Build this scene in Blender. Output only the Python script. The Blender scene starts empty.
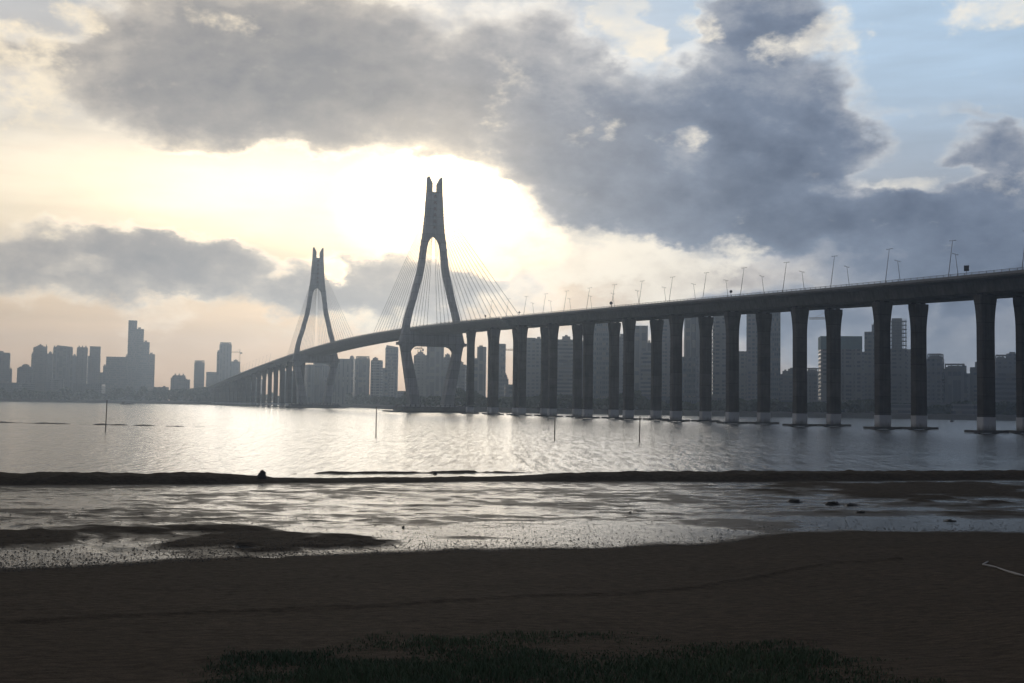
import bpy, math, random
import numpy as np
from mathutils import Vector, Matrix
random.seed(7)
rng = np.random.default_rng(11)
sc = bpy.context.scene
COL = sc.collection
R = math.radians
PI = math.pi

# ------------------------------------------------------------------ camera
F = 1138.0; HC = 4.9
PITCH = math.atan(63.7 / F); ROLL = R(0.8)
cam = bpy.data.cameras.new('camera'); cam.sensor_width = 36.0; cam.lens = 36.0 * F / 1024.0
cam.clip_end = 60000; cam.clip_start = 0.1
co = bpy.data.objects.new('camera', cam); COL.objects.link(co)
CM = Matrix.Rotation(R(90) + PITCH, 4, 'X') @ Matrix.Rotation(ROLL, 4, 'Z')
co.matrix_world = Matrix.Translation((0, 0, HC)) @ CM
sc.camera = co
CR = CM.to_3x3()

def pdir(x, y):
    return (CR @ Vector((x - 512, -(y - 341.5), -F))).normalized()

def at(x, y, Y):                      # world point of picture position (x, y) at forward distance Y
    d = pdir(x, y)
    return Vector((0, 0, HC)) + d * (Y / d.y)

def gnd(x, y, z=0.0):                 # where that line of sight meets height z
    d = pdir(x, y)
    return Vector((0, 0, HC)) + d * ((z - HC) / d.z)

def azel(x, y):
    d = pdir(x, y)
    return math.degrees(math.atan2(d.x, d.y)), math.degrees(math.asin(d.z))

# ------------------------------------------------------------------ mesh helpers
class MB:
    def __init__(s): s.v = []; s.f = []
    def add(s, vs, fs):
        o = len(s.v); s.v += [tuple(p) for p in vs]; s.f += [tuple(i + o for i in f) for f in fs]
    def box(s, x0, x1, y0, y1, z0, z1):
        s.add([(x0,y0,z0),(x1,y0,z0),(x1,y1,z0),(x0,y1,z0),(x0,y0,z1),(x1,y0,z1),(x1,y1,z1),(x0,y1,z1)],
              [(3,2,1,0),(4,5,6,7),(0,1,5,4),(1,2,6,5),(2,3,7,6),(3,0,4,7)])
    def loft(s, rings, cap=True):
        n = len(rings[0]); o = len(s.v)
        for r in rings: s.v += [tuple(p) for p in r]
        for k in range(len(rings) - 1):
            for i in range(n):
                j = (i + 1) % n
                s.f.append((o + k*n + i, o + k*n + j, o + (k+1)*n + j, o + (k+1)*n + i))
        if cap:
            s.f.append(tuple(o + i for i in reversed(range(n))))
            s.f.append(tuple(o + (len(rings)-1)*n + i for i in range(n)))
    def prism(s, poly, z0, z1):
        s.loft([[(x, y, z0) for x, y in poly], [(x, y, z1) for x, y in poly]])
    def tube(s, pts, rad, n=6, cap=True):
        pts = [Vector(p) for p in pts]; rings = []
        for i, p in enumerate(pts):
            t = (pts[min(i+1, len(pts)-1)] - pts[max(i-1, 0)]).normalized()
            u = t.cross(Vector((0, 0, 1)) if abs(t.z) < .95 else Vector((1, 0, 0))).normalized(); w = t.cross(u)
            r = rad[i] if isinstance(rad, (list, tuple)) else rad
            rings.append([p + u*r*math.cos(2*PI*k/n) + w*r*math.sin(2*PI*k/n) for k in range(n)])
        s.loft(rings, cap)
    def mesh(s, name, m, smooth=False):
        me = bpy.data.meshes.new(name); me.from_pydata(s.v, [], s.f); me.update()
        if m: me.materials.append(m)
        if smooth: me.polygons.foreach_set('use_smooth', [True]*len(me.polygons))
        return me
    def build(s, name, m, parent=None, smooth=False):
        return link(name, s.mesh(name, m, smooth), parent)

def link(name, me, parent=None):
    o = bpy.data.objects.new(name, me); COL.objects.link(o)
    if parent: o.parent = parent
    return o

def tag(o, label=None, cat=None, group=None, kind=None):
    if label: o['label'] = label
    if cat: o['category'] = cat
    if group: o['group'] = group
    if kind: o['kind'] = kind
    return o

def empty(name, loc=(0, 0, 0), rz=0):
    o = bpy.data.objects.new(name, None); COL.objects.link(o); o.location = loc; o.rotation_euler = (0, 0, rz); return o

def npmesh(name, V, Fq, m, smooth=True):
    me = bpy.data.meshes.new(name)
    V = np.asarray(V, dtype=np.float32); Fq = np.asarray(Fq, dtype=np.int32); k = Fq.shape[1]
    me.vertices.add(len(V)); me.vertices.foreach_set('co', V.ravel())
    me.loops.add(Fq.size); me.loops.foreach_set('vertex_index', Fq.ravel())
    me.polygons.add(len(Fq)); me.polygons.foreach_set('loop_start', np.arange(0, Fq.size, k, dtype=np.int32))
    me.polygons.foreach_set('loop_total', np.full(len(Fq), k, dtype=np.int32))
    if smooth: me.polygons.foreach_set('use_smooth', np.ones(len(Fq), dtype=bool))
    me.update(calc_edges=True); me.validate()
    me.materials.append(m)
    return me

# ------------------------------------------------------------------ node helper
class NT:
    def __init__(s, nt): s.nt = nt; s.nt.nodes.clear()
    def n(s, t, **kw):
        nd = s.nt.nodes.new(t)
        for k, v in kw.items(): setattr(nd, k, v)
        return nd
    def put(s, sock, v):
        if isinstance(v, bpy.types.NodeSocket): s.nt.links.new(v, sock)
        elif isinstance(v, (tuple, list)):
            v = tuple(v)
            if len(sock.default_value) == 4 and len(v) == 3: v = v + (1.0,)
            sock.default_value = v
        else: sock.default_value = v
    def m(s, op, a, b=None, c=None, clamp=False):
        nd = s.n('ShaderNodeMath', operation=op, use_clamp=clamp)
        s.put(nd.inputs[0], a)
        if b is not None: s.put(nd.inputs[1], b)
        if c is not None: s.put(nd.inputs[2], c)
        return nd.outputs[0]
    def vm(s, op, a, b=None, scale=None):
        nd = s.n('ShaderNodeVectorMath', operation=op); s.put(nd.inputs[0], a)
        if b is not None: s.put(nd.inputs[1], b)
        if scale is not None: s.put(nd.inputs['Scale'], scale)
        return nd.outputs['Value'] if op in ('DOT_PRODUCT', 'LENGTH') else nd.outputs[0]
    def rng(s, v, a, b, c=0.0, d=1.0, interp='SMOOTHSTEP'):
        nd = s.n('ShaderNodeMapRange', interpolation_type=interp); nd.clamp = True
        s.put(nd.inputs['Value'], v)
        for k, x in zip(('From Min', 'From Max', 'To Min', 'To Max'), (a, b, c, d)): s.put(nd.inputs[k], x)
        return nd.outputs['Result']
    def mix(s, f, a, b, bt='MIX', clamp=False):
        nd = s.n('ShaderNodeMix', data_type='RGBA', blend_type=bt); nd.clamp_factor = True
        s.put(nd.inputs[0], f); s.put(nd.inputs[6], a); s.put(nd.inputs[7], b); return nd.outputs[2]
    def noise(s, vec, scale, detail=4, rough=.55, dist=0.0, lac=2.0):
        nd = s.n('ShaderNodeTexNoise'); s.put(nd.inputs['Vector'], vec)
        for k, x in (('Scale', scale), ('Detail', detail), ('Roughness', rough), ('Distortion', dist), ('Lacunarity', lac)): s.put(nd.inputs[k], x)
        return nd
    def mapv(s, vec, scale=(1,1,1), loc=(0,0,0), rot=(0,0,0), vt='POINT'):
        nd = s.n('ShaderNodeMapping', vector_type=vt); s.put(nd.inputs[0], vec)
        nd.inputs['Location'].default_value = loc; nd.inputs['Rotation'].default_value = rot; nd.inputs['Scale'].default_value = scale
        return nd.outputs[0]
    def ramp(s, f, stops, interp='LINEAR'):
        nd = s.n('ShaderNodeValToRGB'); cr = nd.color_ramp; cr.interpolation = interp
        while len(cr.elements) < len(stops): cr.elements.new(.5)
        for e, (p, c) in zip(cr.elements, stops): e.position = p; e.color = tuple(c) + (1,)
        s.put(nd.inputs[0], f); return nd.outputs[0]
    def bump(s, h, strength, dist, normal=None):
        nd = s.n('ShaderNodeBump'); s.put(nd.inputs['Strength'], strength); s.put(nd.inputs['Distance'], dist); s.put(nd.inputs['Height'], h)
        if normal: s.put(nd.inputs['Normal'], normal)
        return nd.outputs[0]

def newmat(name):
    m = bpy.data.materials.new(name); m.use_nodes = True; t = NT(m.node_tree)
    out = t.n('ShaderNodeOutputMaterial'); b = t.n('ShaderNodeBsdfPrincipled')
    t.nt.links.new(b.outputs[0], out.inputs[0])
    return m, t, b

def pos(t): return t.n('ShaderNodeNewGeometry').outputs['Position']
def objc(t): return t.n('ShaderNodeTexCoord').outputs['Object']

# ------------------------------------------------------------------ sun direction
SUNPX = (436, 206)
SAZ, SEL = azel(*SUNPX)
SDIR = pdir(*SUNPX)

# ------------------------------------------------------------------ sky (world)
def build_world():
    w = bpy.data.worlds.new('World'); sc.world = w; w.use_nodes = True
    t = NT(w.node_tree)
    w.cycles.sampling_method = 'MANUAL'; w.cycles.sample_map_resolution = 1024
    out = t.n('ShaderNodeOutputWorld'); bg = t.n('ShaderNodeBackground'); t.nt.links.new(bg.outputs[0], out.inputs[0])
    STR = 0.1
    bg.inputs[1].default_value = STR
    sky = t.n('ShaderNodeTexSky', sky_type='NISHITA'); sky.sun_disc = False
    sky.sun_elevation = R(SEL); sky.sun_rotation = R(SAZ); sky.air_density = 1.2; sky.dust_density = 1.5
    d = t.vm('NORMALIZE', t.n('ShaderNodeTexCoord').outputs['Generated'])
    sp = t.n('ShaderNodeSeparateXYZ'); t.put(sp.inputs[0], d); dx, dy, dz = sp.outputs
    az = t.m('MULTIPLY', t.m('ARCTAN2', dx, dy), 57.29578)
    el = t.m('MULTIPLY', t.m('ARCSINE', dz), 57.29578)
    # noise domain: direction, flattened towards the horizon
    dn = t.mapv(d, scale=(1, 1, 1.7))
    n1 = t.noise(dn, 7.0, 3, .5).outputs['Color']
    n2 = t.noise(dn, 24.0, 5, .55).outputs['Color']
    c5 = (.5, .5, .5)
    cmb = t.n('ShaderNodeCombineXYZ'); t.put(cmb.inputs[0], az); t.put(cmb.inputs[1], el)
    P0 = cmb.outputs[0]
    def warp(a1, a2):
        v = t.vm('ADD', P0, t.vm('MULTIPLY', t.vm('SUBTRACT', n1, c5), (a1, a1 * .6, 0)))
        return t.vm('MULTIPLY', t.vm('ADD', v, t.vm('MULTIPLY', t.vm('SUBTRACT', n2, c5), (a2, a2 * .7, 0))), (1, 1, 0))
    PW = warp(5.0, 3.6)      # ragged cloud edges
    PS = warp(2.5, 1.2)      # soft
    pxd = math.degrees(1 / F)
    def blob(P, x, y, rx, ry, w, rot=0):
        a, e = azel(x, y)
        v = t.mapv(P, vt='TEXTURE', loc=(a, e, 0), rot=(0, 0, -R(rot)), scale=(rx * pxd, ry * pxd, 1))
        g = t.n('ShaderNodeTexGradient', gradient_type='SPHERICAL'); t.put(g.inputs[0], v)
        f = g.outputs['Fac']
        # smooth bump
        f = t.m('SMOOTH_MIN', t.m('MULTIPLY', f, 1.7), 1.0, .5)
        return t.m('MULTIPLY', f, w)
    def field(P, L, base=0.0):
        acc = base
        for b in L:
            x = blob(P, *b); acc = x if isinstance(acc, float) and acc == 0.0 else t.m('ADD', acc, x)
        return acc
    dark = SKY_DARK; glow = SKY_GLOW; rim = SKY_RIM
    fb = t.noise(dn, 13.0, 7, .6).outputs['Fac']
    fbl = t.noise(dn, 42.0, 5, .6).outputs['Fac']
    tosun = t.vm('SCALE', t.vm('SUBTRACT', tuple(SDIR), d), scale=1.0)
    tosun = t.mapv(t.vm('NORMALIZE', tosun), scale=(1, 1, 1.7))
    f2 = t.noise(t.vm('ADD', dn, t.vm('SCALE', tosun, scale=.022)), 13.0, 7, .6).outputs['Fac']
    f3 = t.noise(t.vm('ADD', dn, t.vm('SCALE', tosun, scale=.008)), 42.0, 5, .6).outputs['Fac']
    billow = t.m('ADD', t.m('MULTIPLY', t.m('SUBTRACT', fb, f2), 1.0), t.m('MULTIPLY', t.m('SUBTRACT', fbl, f3), .6))
    S = field(PW, dark, t.m('MULTIPLY', t.m('SUBTRACT', fb, .5), 0.75))
    S = t.m('ADD', S, t.m('MULTIPLY', t.m('SUBTRACT', fbl, .5), 0.34))
    # cloud deck overhead and behind (outside the picture)
    outside = t.m('MAXIMUM', t.rng(el, 21, 34), t.rng(t.m('ABSOLUTE', az), 30, 55))
    S = t.m('ADD', S, t.m('MULTIPLY', outside, .75))
    G = field(PS, glow, 0.0)
    Rm = field(PW, rim, 0.0)
    sd = t.vm('DOT_PRODUCT', d, tuple(SDIR))
    # clear / veiled sky behind the clouds
    warm = t.rng(az, 17, -8)
    veil = t.mix(warm,
        t.ramp(t.rng(el, 0, 24, 0, 1, 'LINEAR'), [(0, (.15,.14,.17)), (.2, (.20,.20,.245)), (.42, (.33,.37,.44)), (.65, (.46,.61,.78)), (1, (.50,.67,.86))]),
        t.ramp(t.rng(el, 0, 24, 0, 1, 'LINEAR'), [(0, (.66,.43,.28)), (.12, (.80,.56,.37)), (.22, (.87,.66,.45)), (.4, (.82,.74,.60)), (.62, (.66,.62,.58)), (.8, (.55,.56,.58)), (1, (.52,.58,.64))]))
    stk = t.noise(t.mapv(d, scale=(1, 1, 6)), 9.0, 5, .55).outputs['Fac']
    veil = t.vm('SCALE', veil, scale=t.rng(stk, .3, .7, .90, 1.10, 'LINEAR'))
    nish = t.mix(1.0, sky.outputs[0], (STR * .9,) * 3, 'MULTIPLY')
    base = t.mix(.06, veil, nish)
    # dim sky overhead and behind the viewer
    dimf = t.m('MAXIMUM', t.rng(el, 20, 50), t.rng(t.m('ABSOLUTE', az), 32, 110))
    base = t.mix(dimf, base, (.10, .115, .15))
    # clouds: thin edges catch the light, thick middles are grey
    alpha = t.rng(t.m('ADD', S, t.m('MULTIPLY', t.m('SUBTRACT', t.noise(dn, 60.0, 5, .65).outputs['Fac'], .5), .14)), .0, .78)
    thick = t.rng(S, .2, 1.9, 0, 1, 'LINEAR')
    thick = t.m('ADD', thick, t.m('MULTIPLY', t.m('SUBTRACT', t.noise(dn, 16.0, 7, .6).outputs['Fac'], .5), .62))
    thick = t.m('SUBTRACT', thick, t.m('MULTIPLY', billow, .85), clamp=True)
    warm2 = t.rng(az, 12, -12)
    cool = t.ramp(thick, [(0, (.60,.60,.60)), (.22, (.34,.365,.42)), (.55, (.165,.205,.285)), (1, (.078,.105,.165))])
    wrm = t.ramp(thick, [(0, (.86,.77,.64)), (.22, (.58,.52,.45)), (.55, (.365,.34,.322)), (1, (.235,.232,.242))])
    ccol = t.mix(warm2, cool, wrm)
    ccol = t.mix(dimf, ccol, (.085, .095, .125))
    col = t.mix(alpha, base, ccol)
    # lit cumulus edges
    rimn = t.m('MULTIPLY', t.rng(t.m('ADD', Rm, t.m('MULTIPLY', t.m('SUBTRACT', fbl, .5), 1.7)), .2, 1.0), t.rng(fb, .3, .62, .35, .95))
    edge = t.m('MULTIPLY', t.m('MULTIPLY', alpha, t.m('SUBTRACT', 1.0, alpha)), t.m('MULTIPLY', t.rng(sd, .90, 1.0, .22, 1.0), t.rng(fb, .35, .6, .1, 1.2)))
    col = t.vm('ADD', col, t.vm('SCALE', (1.0, .86, .64), scale=edge))
    col = t.mix(rimn, col, t.mix(warm, (1.0, .93, .80), (1.1, .94, .70)))
    # the sun's glare through thin cloud
    att = t.m('SUBTRACT', 1.0, t.m('MULTIPLY', t.m('MULTIPLY', alpha, t.rng(thick, 0, .5)), .8))
    gl = t.m('MULTIPLY', G, att)
    halo = t.m('ADD', t.m('MULTIPLY', t.m('POWER', t.m('MAXIMUM', sd, 0.0), 70.0), .10), t.m('MULTIPLY', t.m('POWER', t.m('MAXIMUM', sd, 0.0), 420.0), .30))
    gl = t.m('ADD', gl, t.m('MULTIPLY', halo, t.rng(fb, .3, .7, .7, 1.3, 'LINEAR')))
    gs = t.vm('SCALE', (1.0, .77, .44), scale=gl)
    col = t.vm('ADD', col, gs)
    col = t.vm('SCALE', col, scale=1.0 / STR)
    # below the horizon: dim
    col = t.mix(t.rng(el, -0.5, -3), col, (.6, .6, .7))
    t.put(bg.inputs[0], col)

# (x, y, rx, ry, weight, rotation) of cloud masses, turned into sky directions
SKY_DARK = [
    (235, 70, 230, 95, 1.05, -4), (360, 75, 240, 110, .75, 0), (430, 120, 150, 55, .45, 5), (560, 130, 130, 150, .75, 0), (690, 170, 190, 110, .9, 8), (770, 100, 130, 90, .95, 0),
    (740, 215, 220, 55, .75, -4), (960, 245, 210, 66, 1.35, 4), (990, 155, 70, 48, 1.1, 40), (925, 98, 70, 20, .9, 12), (830, 150, 70, 60, .4, 0),
    (95, 258, 165, 46, 1.05, 0), (235, 275, 110, 36, .75, 8), (290, 232, 50, 20, .4, 0), (380, 290, 120, 60, 1.15, 0), (500, 290, 90, 34, .5, 0), (20, 80, 90, 70, .4, 0),
    (765, 12, 95, 36, .85, 0), (560, 330, 150, 20, .3, 0), (740, 318, 200, 30, .45, 0), (950, 330, 300, 70, .75, 0),
    (668, 136, 62, 30, -.42, 5), (678, 12, 30, 30, -1.1, 10), (622, 18, 40, 50, -.35, -40), (905, 182, 80, 20, -.9, 0), (505, 110, 30, 90, -.25, 15),
    (270, 200, 330, 52, -1.1, 3), (430, 205, 80, 52, -1.2, 0), (120, 190, 60, 30, .35, 0), (545, 200, 80, 70, .4, 0), (955, 65, 130, 85, -.9, 0), (60, 15, 50, 35, -.6, 0), (35, 120, 60, 60, -.4, 0),
    (335, 270, 26, 16, -.9, 0), (480, 270, 30, 16, -.7, 0), (530, 250, 40, 20, -.4, 0), (75, 262, 40, 8, -.3, -8), (160, 312, 90, 14, .22, -4), (350, 328, 80, 24, -.5, -8),
]
SKY_GLOW = [
    (432, 205, 110, 66, 1.5, 0), (330, 200, 250, 66, .5, 2), (120, 182, 210, 60, .42, 0), (440, 225, 330, 170, .10, 0), (335, 268, 34, 20, .7, 0), (482, 268, 40, 20, .6, 0), (520, 245, 60, 32, .35, 0),
]
SKY_RIM = [
    (625, 18, 34, 50, 1.0, -40), (652, 44, 26, 26, .75, 0), (560, 60, 40, 40, -.3, 0), (832, 30, 36, 30, .8, 0), (790, 46, 40, 22, .6, 0), (705, 22, 34, 24, .7, 0), (995, 12, 80, 26, .7, 0), (900, 186, 60, 14, .8, 0), (1005, 188, 44, 18, .5, 0),
    (668, 136, 44, 20, .42, 5), (572, 258, 110, 36, .95, 0), (705, 276, 80, 34, 1.0, -20), (640, 280, 90, 28, .8, 0), (600, 120, 60, 20, .3, -30), (240, 22, 70, 20, .4, 0), (40, 60, 60, 50, .6, 0), (45, 110, 50, 30, .5, 0), (100, 18, 34, 22, .8, 0), (505, 100, 26, 70, .35, 15),
    (350, 325, 110, 26, .6, -6), (130, 232, 120, 12, .4, 0),
]
build_world()

sun = bpy.data.lights.new('sun', 'SUN'); sun.energy = 0.5; sun.angle = R(26.0); sun.color = (1.0, .92, .80)
so = bpy.data.objects.new('sun', sun); COL.objects.link(so)
so.rotation_euler = SDIR.to_track_quat('Z', 'Y').to_euler(); so.location = (0, 0, 300)

sc.view_settings.view_transform = 'Standard'; sc.view_settings.look = 'None'; sc.view_settings.gamma = 1; sc.view_settings.exposure = 0
sc.render.engine = 'CYCLES'
sc.cycles.max_bounces = 6; sc.cycles.diffuse_bounces = 2; sc.cycles.glossy_bounces = 3; sc.cycles.volume_bounces = 1; sc.cycles.transparent_max_bounces = 8
sc.cycles.use_denoising = True
sc.cycles.sample_clamp_indirect = 4.0
# ------------------------------------------------------------------ materials
def concrete(name, col, var=.25, rough=.85, streak=True, bump=.0, joints=0):
    m, t, b = newmat(name); p = pos(t)
    f = t.noise(p, .35, 6, .6).outputs['Fac']
    v = t.rng(f, .25, .75, 1 - var, 1 + var, 'LINEAR')
    if streak:
        g = t.noise(t.mapv(p, scale=(1, 1, .06)), 1.3, 4, .6).outputs['Fac']
        v = t.m('MULTIPLY', v, t.rng(g, .35, .7, 1.0, .72))
    if joints:
        sp = t.n('ShaderNodeSeparateXYZ'); t.put(sp.inputs[0], p)
        fj = t.m('FRACT', t.m('DIVIDE', sp.outputs[2], joints))
        v = t.m('MULTIPLY', v, t.m('SUBTRACT', 1.0, t.m('MULTIPLY', t.m('LESS_THAN', fj, .045), .35)))
        lift = t.n('ShaderNodeTexWhiteNoise', noise_dimensions='1D'); t.put(lift.inputs['W'], t.m('FLOOR', t.m('DIVIDE', sp.outputs[2], joints)))
        v = t.m('MULTIPLY', v, t.rng(lift.outputs[0], 0, 1, .88, 1.12, 'LINEAR'))
    t.put(b.inputs['Base Color'], t.vm('SCALE', tuple(col), scale=v)); t.put(b.inputs['Roughness'], rough)
    return m
M = {}
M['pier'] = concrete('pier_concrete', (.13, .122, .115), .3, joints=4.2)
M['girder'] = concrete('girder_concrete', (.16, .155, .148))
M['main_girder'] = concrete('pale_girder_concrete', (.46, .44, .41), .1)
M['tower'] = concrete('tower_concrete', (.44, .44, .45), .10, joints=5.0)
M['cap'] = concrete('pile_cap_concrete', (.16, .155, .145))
M['railing'] = concrete('rail_paint', (.33, .33, .32), .1, .6, False)
M['steel'] = concrete('grey_steel', (.22, .22, .23), .1, .45, False)
M['dark_steel'] = concrete('dark_steel', (.07, .07, .075), .15, .5, False)
M['cable'] = concrete('cable_sheath', (.32, .31, .29), .05, .5, False)
M['red'] = concrete('faded_red_paint', (.20, .085, .06), .15, .7, False)
M['rubber'] = concrete('dark_bearing', (.035, .035, .035), .1, .8, False)

def band_mat():
    m, t, b = newmat('white_splash_coating'); p = pos(t)
    sp = t.n('ShaderNodeSeparateXYZ'); t.put(sp.inputs[0], p)
    f = t.noise(t.mapv(p, scale=(1, 1, .3)), 1.6, 5, .6).outputs['Fac']
    s = t.rng(t.m('ADD', sp.outputs[2], t.m('MULTIPLY', f, 2.0)), 1.2, 3.2)
    t.put(b.inputs['Base Color'], t.mix(s, (.20, .19, .16), (.80, .80, .79))); t.put(b.inputs['Roughness'], .7); return m
M['band'] = band_mat()

def facade(name, wall, glass=(.12, .125, .135), fl=3.2, bay=3.6, mode=0):
    """flats and offices: a grid of openings in a plain wall"""
    m, t, b = newmat(name); p = objc(t)
    sp = t.n('ShaderNodeSeparateXYZ'); t.put(sp.inputs[0], p)
    u = t.m('ADD', sp.outputs[0], sp.outputs[1])
    fz = t.m('FRACT', t.m('DIVIDE', sp.outputs[2], fl)); fu = t.m('FRACT', t.m('DIVIDE', u, bay))
    oz = t.m('MULTIPLY', t.m('GREATER_THAN', fz, .3), t.m('LESS_THAN', fz, .82))
    ou = t.m('MULTIPLY', t.m('GREATER_THAN', fu, .2), t.m('LESS_THAN', fu, .8))
    op = oz if mode == 1 else (ou if mode == 2 else t.m('MULTIPLY', oz, ou))
    nrm = t.n('ShaderNodeNewGeometry').outputs['Normal']
    ns = t.n('ShaderNodeSeparateXYZ'); t.put(ns.inputs[0], nrm)
    op = t.m('MULTIPLY', op, t.m('LESS_THAN', t.m('ABSOLUTE', ns.outputs[2]), .5))
    f = t.noise(p, .05, 4, .6).outputs['Fac']
    wc = t.vm('SCALE', tuple(wall), scale=t.rng(f, .3, .7, .85, 1.12, 'LINEAR'))
    # some curtains and blinds
    wn = t.n('ShaderNodeTexWhiteNoise', noise_dimensions='2D')
    cm = t.n('ShaderNodeCombineXYZ'); t.put(cm.inputs[0], t.m('FLOOR', t.m('DIVIDE', u, bay))); t.put(cm.inputs[1], t.m('FLOOR', t.m('DIVIDE', sp.outputs[2], fl))); t.put(wn.inputs['Vector'], cm.outputs[0])
    gc = t.mix(t.m('GREATER_THAN', wn.outputs[0], .72), glass, (.22, .21, .19))
    t.put(b.inputs['Base Color'], t.mix(op, wc, gc))
    t.put(b.inputs['Roughness'], t.m('SUBTRACT', .85, t.m('MULTIPLY', op, .6)))
    return m
FAC = {
    'beige': facade('beige_render_facade', (.21, .20, .185)),
    'grey': facade('grey_render_facade', (.19, .195, .21)),
    'pale': facade('pale_tile_facade', (.31, .31, .315)),
    'pink': facade('pinkish_tile_facade', (.21, .19, .185), bay=3.0),
    'band': facade('banded_balcony_facade', (.24, .24, .25), fl=3.2, mode=1),
    'glass': facade('curtain_wall_facade', (.13, .15, .17), (.06, .08, .10), fl=4.0, bay=1.6),
    'rib': facade('ribbed_facade', (.20, .20, .21), fl=3.2, bay=5.5, mode=2),
    'raw': facade('raw_concrete_frame', (.21, .20, .19), (.09, .09, .09), fl=3.1, bay=4.2),
}
M['roof'] = concrete('roof_concrete', (.24, .23, .22), .15, .9, False)
M['net'] = concrete('green_site_netting', (.09, .17, .17), .2, .9, False)
M['timber'] = concrete('weathered_timber', (.07, .055, .04), .3, .9, False)
M['crane'] = concrete('yellow_crane_paint', (.45, .28, .05), .1, .6, False)

def leaf_mat(name, c1, c2):
    m, t, b = newmat(name); p = pos(t)
    f = t.noise(p, .25, 3, .6).outputs['Fac']
    t.put(b.inputs['Base Color'], t.mix(t.rng(f, .3, .7), c1, c2)); t.put(b.inputs['Roughness'], .8); return m
M['leaf'] = leaf_mat('dark_tree_leaves', (.030, .045, .018), (.060, .085, .035))
M['grass'] = leaf_mat('shore_grass', (.06, .105, .055), (.10, .145, .075))

# ------------------------------------------------------------------ water, ground, far shore
def water_mat():
    m, t, b = newmat('sea_water'); p = pos(t)
    t.put(b.inputs['Base Color'], (.035, .040, .038)); t.put(b.inputs['Roughness'], .17); t.put(b.inputs['IOR'], 1.333)
    a = t.noise(t.mapv(p, scale=(1.3, .34, 1)), 1.0, 4, .62, .3).outputs['Fac']
    c = t.noise(t.mapv(p, scale=(.8, 1.0, 1), rot=(0, 0, .35)), 2.6, 3, .55).outputs['Fac']
    g = t.noise(t.mapv(p, scale=(.30, 1, 1), rot=(0, 0, -.1)), .07, 4, .6).outputs['Fac']
    l = t.noise(t.mapv(p, scale=(.16, 1, 1), rot=(0, 0, .26)), .75, 3, .6).outputs['Fac']
    sp = t.n('ShaderNodeSeparateXYZ'); t.put(sp.inputs[0], p)
    near = t.rng(sp.outputs[1], 130, 75)
    h = t.m('ADD', t.m('MULTIPLY', a, 1.0), t.m('ADD', t.m('MULTIPLY', c, .24), t.m('MULTIPLY', g, 1.8)))
    h = t.m('ADD', h, t.m('MULTIPLY', t.m('MULTIPLY', l, near), .5))
    # short wind-blown wave groups, drawn out down the wind
    wv_ = t.noise(t.mapv(p, scale=(1, .085, 1)), 1.9, 6, .80).outputs['Color']
    tilt = t.vm('MULTIPLY', t.vm('SUBTRACT', wv_, (.5, .5, .5)), (.5, 1.0, 0))
    nb = t.bump(h, .26, 1.0)
    t.put(b.inputs['Normal'], t.vm('NORMALIZE', t.vm('ADD', nb, tilt))); return m
M['water'] = water_mat()

def ridge_y(X): return 74.5 + .28 * X
wv = []; wf = []
xs = np.concatenate([[-30000, -9000, -3000, -800], np.arange(-200, 201, 20), [800, 3000, 9000, 30000]])
for x in xs: wv.append((x, float(np.clip(ridge_y(x), 30, 120)), -.02))
for x in xs: wv.append((x, 30000, -.02))
n = len(xs)
for i in range(n - 1): wf.append((i, i + 1, n + i + 1, n + i))
me = bpy.data.meshes.new('water'); me.from_pydata(wv, [], wf); me.update(); me.materials.append(M['water'])
tag(link('water', me), kind='structure')

# numpy value noise
_TAB = {}
def vnoise(x, y, seed):
    T = _TAB.get(seed)
    if T is None: T = _TAB[seed] = np.random.default_rng(seed).random((256, 256))
    xi = np.floor(x).astype(int); yi = np.floor(y).astype(int); fx = x - xi; fy = y - yi
    fx = fx*fx*(3 - 2*fx); fy = fy*fy*(3 - 2*fy)
    g = lambda i, j: T[i & 255, j & 255]
    return (g(xi, yi)*(1-fx) + g(xi+1, yi)*fx)*(1-fy) + (g(xi, yi+1)*(1-fx) + g(xi+1, yi+1)*fx)*fy - .5
def fbm(x, y, s, seed, oc=4):
    a = np.zeros_like(x, dtype=float); w = 1.0
    for k in range(oc): a += w * vnoise(x*s + 17.3*k, y*s - 9.1*k, seed + k); s *= 2.03; w *= .52
    return a

BL = [gnd(*p) for p in ((-160, 578), (0, 570), (150, 562), (300, 554), (512, 549), (600, 547), (700, 543), (760, 536), (850, 530), (930, 531), (1024, 534), (1200, 535))]
BLX = [-60] + [p.x for p in BL] + [60]; BLY = [BL[0].y - 6] + [p.y for p in BL] + [BL[-1].y + 2]
BM = [gnd(x, y, .45) for x, y in ((-100, 632), (0, 626), (200, 618), (400, 613), (600, 598), (700, 588), (830, 565), (900, 560))]
PATCH = [(30, 541, 62, 11, .10), (100, 533, 60, 6, .06), (240, 541, 110, 12, .12), (330, 546, 55, 6, .08), (180, 530, 60, 5, .05), (170, 548, 40, 5, .04), (930, 490, 150, 8, .10), (840, 514, 90, 3, .05), (990, 515, 60, 4, .06), (880, 497, 60, 3, .05), (470, 538, 50, 2, .05), (760, 525, 70, 6, .05), (960, 505, 60, 3, .05)]
CHAN = [(88, 538, 16, 5, -.08), (108, 549, 40, 4, -.12), (60, 556, 90, 5, -.05), (15, 528, 24, 3, -.08), (245, 548, 13, 2, -.2), (275, 559, 16, 2.2, -.2), (60, 530, 40, 2, -.05)]
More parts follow.
